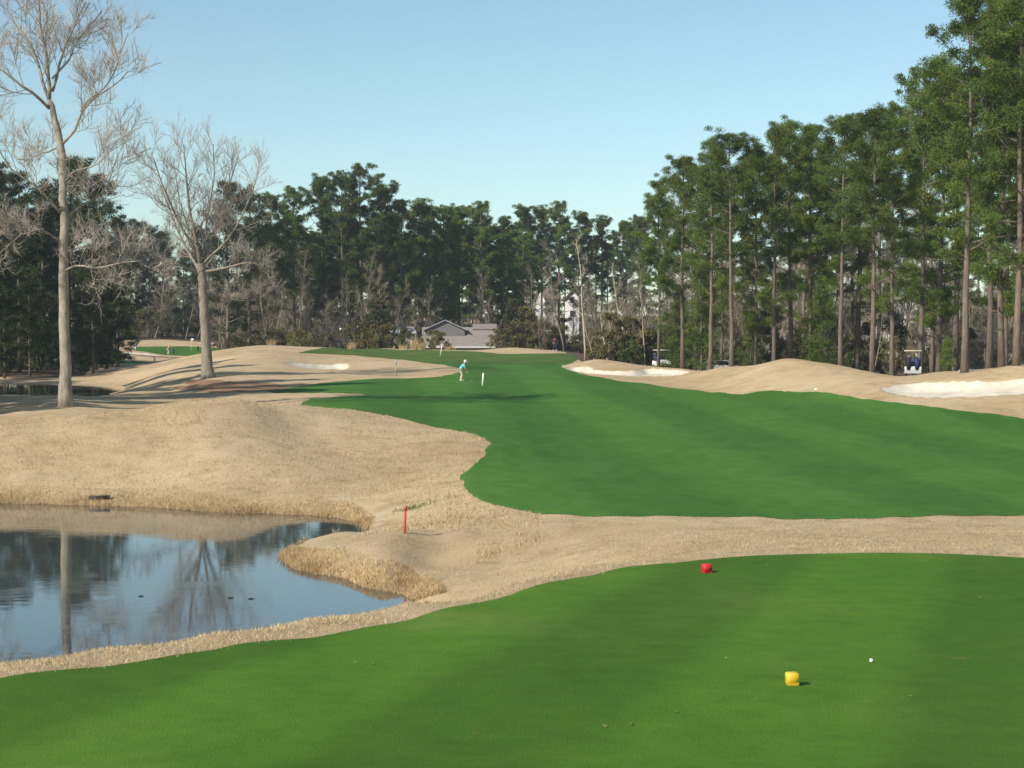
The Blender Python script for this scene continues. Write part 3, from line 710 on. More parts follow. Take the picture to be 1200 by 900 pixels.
# --- understorey: brown leafless trees and brush along the feet of the woods
def scatter(n, protos, px0, px1, D0, D1, lab, cat, grp, s0, s1):
    for i in range(n):
        px = px0 + (px1 - px0) * (i + random.uniform(.1, .9)) / n
        D = max(random.uniform(D0, D1), float(np.interp(px, WOOD[0], WOOD[1])) + random.uniform(2, 8))
        plant(protos[i % len(protos)], px, D, lab, cat, grp, sc=random.uniform(s0, s1))
scatter(9, BARE, 255, 330, 240, 258, 'brown leafless tree in the thicket behind the bare tree', 'bare tree', 'leafless thicket behind the bare tree', .9, 1.35)
scatter(12, BARE, 120, 255, 335, 365, 'brown leafless tree in the thicket behind the bare tree', 'bare tree', 'leafless thicket behind the bare tree', .9, 1.35)
scatter(30, BARE, 335, 480, 252, 270, 'brown leafless tree at the foot of the middle wood', 'bare tree', 'leafless trees under the middle wood', .8, 1.2)
scatter(10, BARE, 490, 610, 262, 275, 'brown leafless tree behind the grey roof', 'bare tree', 'leafless trees behind the roof', .8, 1.1)
scatter(26, BARE, 610, 790, 205, 300, 'brown leafless tree in the thin wood in front of the white houses', 'bare tree', 'leafless trees by the houses', .8, 1.2)
scatter(60, BARE, 780, 1230, 178, 260, 'brown leafless tree among the trunks of the right grove', 'bare tree', 'leafless trees of the right grove', .9, 1.7)
scatter(16, BARE, 1020, 1230, 136, 170, 'slender leafless tree close behind the dip with the golf cart', 'bare tree', 'leafless trees behind the dip', .5, .85)
scatter(10, OLIVE, 255, 350, 215, 240, 'low olive shrub along the foot of the left thicket', 'shrub', 'olive shrubs of the left thicket', .8, 1.4)
scatter(12, OLIVE, 605, 700, 243, 262, 'olive shrub beyond the crest behind the far green', 'shrub', 'olive shrubs beyond the crest', .9, 1.5)
scatter(18, OLIVE, 705, 840, 184, 215, 'olive shrub in the brush behind the middle bunker', 'shrub', 'olive brush behind the middle bunker', .8, 1.25)
scatter(12, GREEN, 728, 830, 182, 205, 'green shrub in the brush behind the middle bunker', 'shrub', 'green brush behind the middle bunker', .6, 1.0)
scatter(18, OLIVE, 860, 1230, 165, 230, 'olive shrub among the trunks of the right grove', 'shrub', 'olive brush of the right grove', .8, 1.3)
scatter(10, GREEN, 840, 1230, 160, 220, 'green shrub among the trunks of the right grove', 'shrub', 'green brush of the right grove', .8, 1.4)
scatter(12, GREEN, -20, 130, 182, 215, 'dark shrub in the shaded undergrowth of the left wood', 'shrub', 'shaded shrubs of the left wood', .8, 1.4)
scatter(50, OLIVE, 100, 1240, 345, 430, 'shrub far back in the woods, seen between the trunks', 'shrub', 'far back shrubs', 1.4, 2.6)
scatter(26, BARE, 785, 1240, 205, 275, 'tall leafless tree deep between the trunks of the right grove', 'bare tree', 'tall leafless trees of the right grove', 1.5, 2.2)
scatter(20, BARE, 255, 340, 262, 330, 'tall leafless tree deep in the thicket behind the bare tree', 'bare tree', 'deep thicket behind the bare tree', 1.3, 2.0)
scatter(14, BARE, 130, 255, 336, 390, 'tall leafless tree beyond the far left green', 'bare tree', 'leafless wood beyond the left green', 1.5, 2.3)
scatter(14, OLIVE, 110, 340, 336, 400, 'broad shrub at the foot of the wood beyond the far left green', 'shrub', 'shrubs beyond the left green', 1.5, 2.6)
scatter(30, BARE, 340, 1240, 310, 430, 'leafless tree far back in the woods, seen between the trunks', 'bare tree', 'far back leafless trees', 1.1, 1.6)
for px, D, k, s, lab in [(686, 205, 0, 1.15, 'tall pale leafless tree in front of the white gable'), (714, 196, 1, .75, 'pale twin stemmed leafless tree behind the middle bunker'), (742, 190, 2, 1.0, 'pale leaning leafless tree right of the twin stemmed one'),
                         (756, 188, 0, .7, 'short pale leafless tree left of the far golf cart'), (698, 200, 2, .6, 'thin pale leafless tree just right of the tall pale one')]:
    plant(PALE[k], px, D, lab, 'bare tree', sc=s)
plant(MAGN[1], 602, 232 + 16, 'dark green and rust magnolia at the right end of the grey roof', 'magnolia', ht=top_scale(602, 248, 349, 7.6))
plant(MAGN[0], 441, 248, 'rusty topped magnolia left of the grey roof', 'magnolia', ht=top_scale(441, 248, 349, 6.9))
plant(MAGN[0], 120, 222, 'rusty brown magnolia in the shade right of the sycamore', 'magnolia', ht=top_scale(120, 222, 362, 6.9))
for px, D, k, s, lab in [(380, 244, 0, .95, 'dark olive shrub at the left end of the shrubbery by the green'), (410, 246, 1, .9, 'tall olive shrub with white blossom left of the rusty magnolia'), (430, 243, 2, 1.25, 'low grey olive shrub below the rusty magnolia'),
                         (457, 245, 0, 1.3, 'broad olive shrub right of the rusty magnolia'), (474, 245, 1, .8, 'round olive shrub beside the left corner of the grey roof'), (509, 239.5, 2, 1.15, 'small round olive shrub in front of the grey roof'),
                         (580, 241, 1, .6, 'yellow olive shrub at the foot of the magnolia by the roof'), (616, 246, 1, 1.2, 'yellowish shrub right of the magnolia by the roof'), (634, 244, 0, 1.3, 'olive shrub behind the walker in dark clothes'),
                         (322, 215, 0, .8, 'olive shrub on the slope behind the left bunker'), (350, 238, 2, 1.3, 'low dark shrub left of the shrubbery by the green')]:
    o = plant(OLIVE[k], px, D, lab, 'shrub', sc=s)
    if 'blossom' in lab:
        mb = MB(); r_ = np.random.default_rng(3); n = 26
        a = r_.uniform(0, 6.28, n); rr = r_.uniform(.8, 1.7, n); leaves(mb, np.stack([rr * np.cos(a), -abs(rr * np.sin(a)), r_.uniform(1.8, 4.7, n)], 1), .2, r_)
        part('blossom', mb, mat('white_blossom', (.75, .73, .7), .8), o)

# ornamental grass clumps in front of the roof
def grass_clump(px, D, h, n, label):
    r_ = np.random.default_rng(int(px)); mb = MB(); a = r_.uniform(0, 6.28, n); q = .35 * np.sqrt(r_.uniform(0, 1, n))
    c = np.stack([q * np.cos(a), q * np.sin(a), np.full(n, -.05)], 1)
    d = unit(np.stack([q * np.cos(a) * 1.1, q * np.sin(a) * 1.1, np.ones(n)], 1) + r_.normal(0, .12, (n, 3)))
    blades(mb, c, d, h * r_.uniform(.6, 1.2, n), .05, r_)
    o = link('ornamental_grass', mb.mesh('ornamental_grass', M['straw']), None, at(px, D))
    tag(o, label, 'grass clump', 'straw coloured grass clumps by the roof')
for px, D, h, n, lab in [(412, 239, 1.5, 160, 'straw coloured grass clump below the blossoming shrub'), (472, 239, 1.2, 130, 'straw coloured grass clump left of the grey roof corner'), (486, 239, 2.0, 220, 'tallest straw coloured grass clump, at the left corner of the grey roof'),
                         (494, 238.5, 1.6, 220, 'wide straw coloured grass clump left of the shrub before the roof'), (525, 238.5, 1.0, 120, 'short straw coloured grass clump right of the shrub before the roof'), (530, 238.5, .8, 90, 'smallest straw coloured grass clump before the middle of the roof'), (318, 205, 1.2, 120, 'straw coloured grass clump on the slope behind the left bunker')]:
    grass_clump(px, D, h, n, lab)

# --- the two big leafless trees
def branch(tr, cr, p, d, ln, r, lev, rng, up=.1, wander=.14):
    n = max(3, int(ln / .5)) if lev < 2 else 4
    c = curve(p, d, ln, n, rng, wander, up)
    if lev < 4: tr.tube(c, np.linspace(r, max(.012, r * .35), n + 1), 6 if lev < 1 else (5 if lev < 2 else 4), cap=lev < 2)
    grow(tr, cr, c, r, lev, rng, ln)
def grow(tr, cr, c, r, lev, rng, ln, f0=.22):
    n = len(c) - 1; t = np.linspace(0, 1, n + 1)
    if lev >= 3:
        m = 14; q = rng.uniform(.05, 1, m); pos = np.stack([np.interp(q, t, c[:, k]) for k in range(3)], 1)
        dd = unit(unit(c[-1] - c[0]) * .8 + rng.normal(0, .6, (m, 3)) + (0, 0, .5)); L_ = rng.uniform(.25, .8, m)
        blades(cr, pos, dd, L_, .013, rng)
        p2 = pos + dd * (L_ * .45)[:, None]; blades(cr, p2, unit(dd + rng.normal(0, .6, (m, 3))), L_ * .7, .01, rng)
        return
    m = int([5, 6, 5][lev] + ln * [.8, 1.3, 1.2][lev])
    for i in range(m):
        f = f0 + (1 - f0) * (i + rng.uniform(.2, 1)) / m
        p = np.array([np.interp(min(f, 1), t, c[:, k]) for k in range(3)])
        j = min(n - 1, int(f * n)); d = unit(c[j + 1] - c[j])
        s = rng.normal(size=3); s = s - d * (s @ d); s = unit(s)
        nd = d * rng.uniform(.5, 1.0) + s * rng.uniform(.6, 1.0) + np.array([0, 0, .14])
        branch(tr, cr, p, nd, ln * rng.uniform(.3, .5) * (1.15 - .4 * f) + .3, max(.009, r * (1 - .6 * f) * .34), lev + 1, rng)
def traced_tree(name, D, trunk, limbs, m_b, m_t, label, seed, dscale):
    """trunk and limbs given as photo points (px, py, radius in px, depth offset in metres): each becomes a limb of real thickness in space"""
    rng = np.random.default_rng(seed); tr, cr = MB(), MB()
    bx, by = trunk[0][0], trunk[0][1]; X0 = (bx - CX) / F * D; z0 = float(zat(X0, D)); k = D / F
    conv = lambda L_: np.array([((p[0] - bx) * k, p[3] if len(p) > 3 else 0.0, (by - p[1]) * k) for p in L_])
    def dense(L_, n):
        c = conv(L_); r = np.array([p[2] for p in L_]) * k * (1 if n > 20 else .82); t = np.linspace(0, 1, len(c)); q = np.linspace(0, 1, n)
        o = np.stack([np.interp(q, t, c[:, a]) for a in range(3)], 1); rr = np.interp(q, t, r)
        o[1:-1] = .25 * o[:-2] + .5 * o[1:-1] + .25 * o[2:]
        o[1:] += rng.normal(0, .025, (n - 1, 3))
        return o, rr
    c, r = dense(trunk, 26); c[0, 2] -= .3; r[0] *= 1.35; r[1] *= 1.12
    tr.tube(c, r, 10)
    for L_ in limbs:
        c, r = dense(L_, 10); ln = np.linalg.norm(np.diff(c, axis=0), axis=1).sum()
        tr.tube(c, r, 7); grow(tr, cr, c, r[0], 1, rng, ln * dscale, .15)
    o = thing(name, label, 'bare tree', (X0, D, z0))
    link('trunk', tr.mesh('trunk', m_b), o); link('crown', cr.mesh('crown', m_t, False), o)
traced_tree('sycamore_tree', 90, [(76, 478, 8), (77, 430, 6.6), (76, 380, 6.0), (75, 320, 5.6), (77, 260, 5.0), (75, 210, 4.6), (74, 172, 4.2), (66, 142, 3.6), (60, 120, 3.2)], [
    [(60, 120, 3.0), (62, 80, 2.4, -.5), (55, 40, 1.8, -.8), (54, -10, 1.2, -1)], [(61, 122, 2.6), (48, 95, 2.2, .8), (34, 52, 1.7, 1.4), (14, 32, 1.2, 1.8), (0, 5, .8, 2)],
    [(60, 130, 2.3), (42, 112, 2, -.8), (22, 95, 1.6, -1.2), (-8, 80, 1.0, -1.6), (-35, 60, .7, -2)], [(76, 170, 2.4), (92, 160, 2.0, -.3), (98, 138, 1.7, -.6), (115, 120, 1.4, -.9), (142, 108, 1.0, -1.2), (160, 92, .7, -1.4)],
    [(100, 135, 1.6, -.6), (110, 115, 1.4, 0), (125, 105, 1.1, .5), (138, 70, .8, .8), (146, 38, .6, 1)], [(64, 110, 2.2), (72, 60, 1.7, .8), (82, 30, 1.3, 1.2), (95, 0, .9, 1.6)],
    [(64, 95, 1.8), (78, 70, 1.4, 1), (84, 45, 1.1, 1.6), (112, 8, .8, 2)], [(75, 255, 2.2), (60, 232, 1.8, -1), (44, 214, 1.4, -1.6), (22, 204, 1.1, -2), (10, 172, .8, -2.2), (0, 150, .6, -2.4)],
    [(78, 258, 2.1), (92, 240, 1.6, .8), (108, 232, 1.3, 1.4), (122, 212, 1.0, 1.8), (124, 190, .7, 2), (140, 160, .5, 2.2)], [(76, 320, 1.8), (95, 312, 1.5, -1), (125, 318, 1.2, -1.6), (150, 312, .9, -2), (178, 309, .6, -2.2)],
    [(76, 300, 1.6), (95, 288, 1.2, 1), (108, 292, .9, 1.5), (125, 306, .6, 2)], [(74, 285, 1.5), (55, 270, 1.2, -1), (35, 278, .8, -1.5), (15, 300, .5, -2)],
    [(74, 180, 1.8), (60, 172, 1.4, 1.4), (40, 178, 1, 2.2), (20, 165, .7, 2.6)], [(78, 215, 1.6), (98, 205, 1.2, -1.5), (130, 200, .9, -2.2), (150, 178, .6, -2.6)]],
    M['pale_bark'], M['fine_twig'], 'very tall pale leafless sycamore on the shaded bank at the left', 31, .8)
traced_tree('bare_tree', 140, [(244, 442, 7.5), (242, 410, 6.0), (240, 370, 5.4), (238, 335, 5.2), (237, 318, 5.0), (236, 308, 4.4)], [
    [(236, 312, 3.0), (232, 285, 2.4, -.5), (226, 250, 1.8, -.8), (222, 205, 1.2, -1), (220, 172, .7, -1.2)], [(238, 310, 2.8), (246, 280, 2.2, .8), (256, 245, 1.6, 1.4), (266, 210, 1.1, 1.8), (276, 180, .6, 2)],
    [(235, 318, 2.6), (222, 300, 2.0, 1), (205, 272, 1.5, 1.6), (190, 235, 1.1, 2), (178, 200, .6, 2.4)], [(240, 318, 2.3), (258, 316, 1.9, -1), (285, 311, 1.5, -1.8), (300, 306, 1.1, -2.2), (318, 318, .6, -2.4)],
    [(240, 308, 2.3), (262, 290, 1.8, -.6), (285, 260, 1.3, -1), (300, 225, .8, -1.4), (306, 205, .5, -1.6)], [(235, 322, 2.2), (216, 312, 1.7, -1), (195, 300, 1.3, -1.8), (172, 302, .9, -2.4), (150, 296, .5, -2.8)],
    [(234, 300, 2.0), (214, 262, 1.5, -1.4), (196, 215, 1.0, -2.2), (186, 182, .6, -2.6)], [(237, 300, 2.0), (240, 255, 1.5, 1.6), (246, 205, 1.0, 2.4), (244, 165, .6, 2.8)], [(241, 345, 1.4), (256, 346, 1.1, .8), (275, 352, .8, 1.4), (300, 350, .5, 2)],
    [(238, 340, 1.4), (225, 338, 1.1, .8), (208, 348, .8, 1.4), (190, 372, .5, 1.8)], [(236, 306, 1.8), (222, 280, 1.4, 2.2), (206, 248, 1.0, 3), (196, 190, .6, 3.4)]],
    M['grey_bark'], M['fine_twig'], 'wide leafless tree with a stout grey trunk on the tan slope at the left', 47, .66)

# ------------------------------------------------------------------ buildings
def shingles(name, a, b):
    m = mat(name, a, .9, .15); N, L, B = nodes(m)
    c = ramp(N, L, noise(N, L, 1.0, 5, .7, coords(N, L, (1.6, 1.6, 7))), [(.3, a), (.7, b)])
    L.new(c, B.inputs['Base Color']); return m
W_ROOF = shingles('roof_shingles', (.19, .165, .145), (.28, .25, .225)); W_WALL = mat('pale_siding', (.62, .6, .55), .8); W_WHITE = mat('white_siding', (.78, .77, .74), .7)
W_TRIM = mat('white_trim', (.75, .77, .8), .6); W_GLASS = mat('window_glass', (.03, .035, .045), .08, .5); W_BROWN = shingles('brown_roof_shingles', (.16, .12, .1), (.25, .19, .16))
def slab(mb, a, b, c, d, th=.12):
    """roof slope through four corners, th thick"""
    q = np.array([a, b, c, d], float); n = np.cross(q[1] - q[0], q[3] - q[0]); n = n / np.linalg.norm(n) * th
    if n[2] < 0: n = -n
    v = np.vstack([q - n, q]); mb.add(v, [(0, 1, 2, 3), (4, 5, 6, 7), (0, 1, 5, 4), (1, 2, 6, 5), (2, 3, 7, 6), (3, 0, 4, 7)])
def gable_house(label, px, D, w, dep, eave, ridge, rz, wallm, roofm, wins=(), name='house', gable_x=False):
    """ridge along local x (gable_x False) or along local y"""
    o = thing(name, label, 'house', at(px, D), rz); mb = MB(); mb.box((0, 0, eave / 2 - .2), (w, dep, eave + .4))
    if gable_x: mb.prism([(-w / 2, eave), (w / 2, eave), (0, ridge - .1)], -dep / 2, dep / 2)
    else:
        m2 = MB(); m2.prism([(-dep / 2, eave), (dep / 2, eave), (0, ridge - .1)], -w / 2, w / 2)
        v = np.vstack(m2.v); v = np.stack([v[:, 1], v[:, 0], v[:, 2]], 1); mb.add2(v, m2.f3[0], m2.f4[0])
    part('wall', mb, wallm, o, False); r = MB(); e = .45
    if gable_x:
        k = (ridge - eave) / (w / 2)
        for s in (-1, 1): slab(r, (0, -dep / 2 - e, ridge + .1), (0, dep / 2 + e, ridge + .1), (s * (w / 2 + e), dep / 2 + e, eave - k * e + .1), (s * (w / 2 + e), -dep / 2 - e, eave - k * e + .1))
    else:
        k = (ridge - eave) / (dep / 2)
        for s in (-1, 1): slab(r, (-w / 2 - e, 0, ridge + .1), (w / 2 + e, 0, ridge + .1), (w / 2 + e, s * (dep / 2 + e), eave - k * e + .1), (-w / 2 - e, s * (dep / 2 + e), eave - k * e + .1))
    part('roof', r, roofm, o, False)
    for wx, wz, ww, wh in wins:
        f = MB(); f.box((wx, -dep / 2 - .03, wz), (ww + .2, .1, wh + .2)); fo = part('window', f, W_TRIM, o, False)
        g = MB(); g.box((wx, -dep / 2 - .075, wz), (ww, .02, wh)); part('pane', g, W_GLASS, fo, False)
    return o
# long low house beyond the green: main roof, cross gable and eave board
D0 = 250
hz = float(zat((535 - CX) / F * D0, D0)); zr = EYE + (395 - 378.5) * D0 / F - hz; ze = EYE - (407 - 395) * D0 / F - hz
h = thing('house', 'long low house with a grey shingled roof beyond the far green', 'house', at(537, D0))
wl = 10.2
mb = MB(); mb.box((0, 4.5, ze / 2 - .2), (wl, 9, ze + .4)); part('wall', mb, W_WALL, h, False)
r = MB(); slab(r, (-wl / 2 - .4, 4.5, zr - .6), (wl / 2 + .4, 4.5, zr - .6), (wl / 2 + .4, -.6, ze), (-wl / 2 - .4, -.6, ze)); slab(r, (-wl / 2 - .4, 4.5, zr - .6), (wl / 2 + .4, 4.5, zr - .6), (wl / 2 + .4, 9.6, ze), (-wl / 2 - .4, 9.6, ze))
slab(r, (2.0, 6.5, zr - .1), (5.6, 6.5, zr - .1), (5.6, 3.6, zr - .85), (2.0, 3.6, zr - .85)); part('roof', r, W_ROOF, h, False)
g = MB(); g.prism([(-4.9, zr - 2.6), (.9, zr - 2.6), (.9, zr - 1.0), (-2.0, zr + .3), (-4.9, zr - 1.0)], 2.2, 7); part('gable', g, mat('blue_grey_siding', (.15, .145, .14), .8), h, False)
r = MB()
for s in (-1, 1): slab(r, (-2.0, 1.8, zr + .5), (-2.0, 7.2, zr + .5), (-2.0 + s * 3.3, 7.2, zr - 1.0), (-2.0 + s * 3.3, 1.8, zr - 1.0), .13)
part('gable_roof', r, mat('blue_grey_trim', (.27, .285, .31), .7), h, False)
g = MB(); g.box((0, -.68, ze + .02), (wl + .8, .08, .2)); part('eave_board', g, W_WALL, h, False)
for wx in (-3.2, -.4, 2.6):
    f = MB(); f.box((wx, -.04, ze - 1.0), (1.3, .1, 1.2)); fo = part('window', f, W_TRIM, h, False)
    g = MB(); g.box((wx, -.1, ze - 1.0), (1.1, .02, 1.0)); part('pane', g, W_GLASS, fo, False)

zz = lambda px, D, py: EYE - (py - 395) * D / F - float(zat((px - CX) / F * D, D))
gable_house('white roofed house end peeping over the shrubs left of the grey roof', 470, 268, 3.2, 5, zz(470, 268, 390), zz(470, 268, 383.5), .2, W_WALL, W_TRIM, [(0, 1.6, .9, 1.1)])
gable_house('small white gabled house far behind the pale leafless tree', 670, 340, 2.6, 6, zz(670, 340, 349), zz(670, 340, 341), 0, W_WHITE, W_BROWN, [(0, zz(670, 340, 351), .7, 1.0), (0, zz(670, 340, 368), .9, 1.2)], gable_x=True)
gable_house('white house far off left of the small white gable, half hidden by trunks', 642, 344, 2.8, 7, zz(642, 344, 352), zz(642, 344, 339), .3, W_WHITE, W_BROWN, [(0, zz(642, 344, 358), .9, 1.3)])
gable_house('low white house far off behind the yellowish shrub', 617, 300, 3.4, 6, zz(617, 300, 370), zz(617, 300, 363), .1, W_WHITE, W_TRIM, [(0, 1.6, .9, 1.1)])
gable_house('white house seen between the trunks over the top of the mound', 915, 262, 7.5, 8, zz(915, 262, 383), zz(915, 262, 366), .15, W_WHITE, W_BROWN, [(-2, zz(915, 262, 394), 1, 1.4), (0, zz(915, 262, 394), 1, 1.4), (2, zz(915, 262, 394), 1, 1.4)])
gable_house('pale house with a light roof seen between trunks above the dip', 1062, 250, 8, 9, zz(1062, 250, 372), zz(1062, 250, 352), -.3, W_WALL, mat('pale_roof', (.5, .49, .47), .8), [(-2, zz(1062, 250, 385), 1, 1.4), (1.5, zz(1062, 250, 385), 1, 1.4)])
gable_house('pale grey house seen between trunks above the big white bunker', 1156, 215, 6, 7, zz(1156, 215, 408), zz(1156, 215, 392), .1, W_WALL, W_ROOF, [(-1.6, 2.0, 1, 1.3), (1.4, 2.0, 1, 1.3)])

# ------------------------------------------------------------------ golf carts and cars
BLACK = mat('black_rubber', (.02, .02, .02), .8); WHITEP = mat('white_paint', (.75, .75, .73), .3, .5); NAVY = mat('navy_seat', (.03, .04, .09), .7); STEEL = mat('grey_metal', (.35, .36, .37), .35, .5, Metallic=.7)
CLEAR = mat('clear_windscreen', (.9, .95, .95), .03, .5, **{'Transmission Weight': 1.0, 'IOR': 1.15})
CREAM = mat('cream_roof', (.68, .64, .55), .5)
def wheel(parent, x, y, r, w):
    t = MB(); t.tube([(x - w / 2, y, r), (x - w / 2 + .02, y, r), (x + w / 2 - .02, y, r), (x + w / 2, y, r)], [r * .85, r, r, r * .85], 14); wo = part('wheel', t, BLACK, parent)
    q = MB(); q.tube([(x - w / 2 - .01, y, r), (x + w / 2 + .01, y, r)], r * .5, 10); part('rim', q, STEEL, wo)
def golf_cart(label, px, D, rz, roofm=CREAM, bodym=WHITEP):
    o = thing('golf_cart', label, 'golf cart', at(px, D), rz, 'golf carts at the wood edge')
    b = MB(); b.prism([(-1.15, .3), (1.1, .3), (1.2, .5), (1.05, .82), (.78, .9), (.62, .42), (-.05, .42), (-.1, .72), (-1.1, .78), (-1.2, .55)], -.56, .56)
    v = [np.stack([a[:, 1], -a[:, 0], a[:, 2]], 1) for a in b.v]; b.v = v; part('body', b, bodym, o, False)
    s = MB(); s.box((0, .38, .8), (1.05, .5, .14), bevel=.04); part('seat', s, NAVY, o); s = MB(); s.box((0, .66, 1.05), (1.05, .1, .42), bevel=.04); part('backrest', s, NAVY, o)
    for x in (-.5, .5):
        for y0, y1 in ((-.82, -.5), (.85, .72)):
            t = MB(); t.tube([(x, y0, .8), (x, y1, 1.8)], .022, 6); part('roof_post', t, BLACK, o)
    s = MB(); s.box((0, .1, 1.84), (1.2, 1.75, .09), bevel=.035); part('roof', s, roofm, o)
    g = MB(); g.add([(-.48, -.81, .92), (.48, -.81, .92), (.48, -.53, 1.72), (-.48, -.53, 1.72), (-.48, -.79, .92), (.48, -.79, .92), (.48, -.51, 1.72), (-.48, -.51, 1.72)], [(0, 1, 2, 3), (7, 6, 5, 4), (0, 4, 5, 1), (1, 5, 6, 2), (2, 6, 7, 3), (3, 7, 4, 0)])
    part('windscreen', g, CLEAR, o, False)
    t = MB(); a = np.linspace(0, 6.283, 13); t.tube(np.stack([-.25 + .17 * np.cos(a), -.28 + .08 * np.sin(a), .98 + .15 * np.sin(a)], 1), .014, 5, False); part('steering_wheel', t, BLACK, o)
    for x in (-.47, .47):
        for y in (-.8, .8): wheel(o, x, y, .22, .2)
    for x in (-.35, .35):
        t = MB(); t.ball((x, -1.14, .62), .07, 8, 6); part('headlight', t, mat('headlight_lens', (.7, .7, .65), .1), o)
    for x, c in ((-.28, (.02, .03, .09)), (.28, (.015, .015, .018))):
        t = MB(); t.tube([(x, 1.12, .55), (x, 1.2, 1.35)], [.14, .16], 9); bag = part('golf_bag', t, mat('bag_cloth', c, .7), o)
        k = MB(); [k.tube([(x + dx, 1.2, 1.3), (x + dx * 1.5, 1.24, 1.55)], .015, 5) for dx in (-.07, 0, .07)]; part('club', k, STEEL, bag)
    return o
def car(label, px, D, rz, paint):
    o = thing('parked_car', label, 'car', at(px, D), rz); b = MB()
    prof = [(-2.2, .35), (2.2, .35), (2.25, .6), (2.1, .85), (1.1, .95), (.45, 1.42), (-1.1, 1.45), (-1.75, 1.0), (-2.2, .92)]
    b.prism(prof, -.86, .86); part('body', b, paint, o, False)
    for s in (-1, 1):
        g = MB(); g.prism([(.95, .96), (.42, 1.36), (-1.02, 1.38), (-1.5, 1.0)], s * .865 - .005, s * .865 + .005); part('side_window', g, W_GLASS, o, False)
    g = MB(); slab(g, (1.1, -.7, .99), (1.1, .7, .99), (.5, .7, 1.41), (.5, -.7, 1.41), .02); part('windscreen', g, W_GLASS, o, False)
    for x in (-1.4, 1.4):
        for y in (-.78, .78):
            t = MB(); t.tube([(x, y - .1, .32), (x, y + .1, .32)], .32, 14); w = part('wheel', t, BLACK, o); q = MB(); q.tube([(x, y - .11, .32), (x, y + .11, .32)], .19, 10); part('rim', q, STEEL, w)
    for y in (-.6, .6):
        t = MB(); t.ball((2.18, y, .7), .1, 8, 6); part('headlight', t, mat('car_lens', (.7, .7, .68), .1), o)
    return o
golf_cart('golf cart with a pale roof at the wood edge behind the middle bunker', 775, 171, .25)
golf_cart('golf cart with a cream roof in the dip right of the tan mound', 1070, 118, 2.9, mat('tan_roof', (.48, .42, .3), .5), mat('grey_paint', (.42, .43, .44), .4))
car('white car parked between two trunks behind the left shoulder of the mound', 845, 168, .1, WHITEP)
car('white car parked behind the thickest pine trunk above the big bunker', 1146, 140, .3, mat('white_car_paint', (.7, .7, .7), .3, .5))

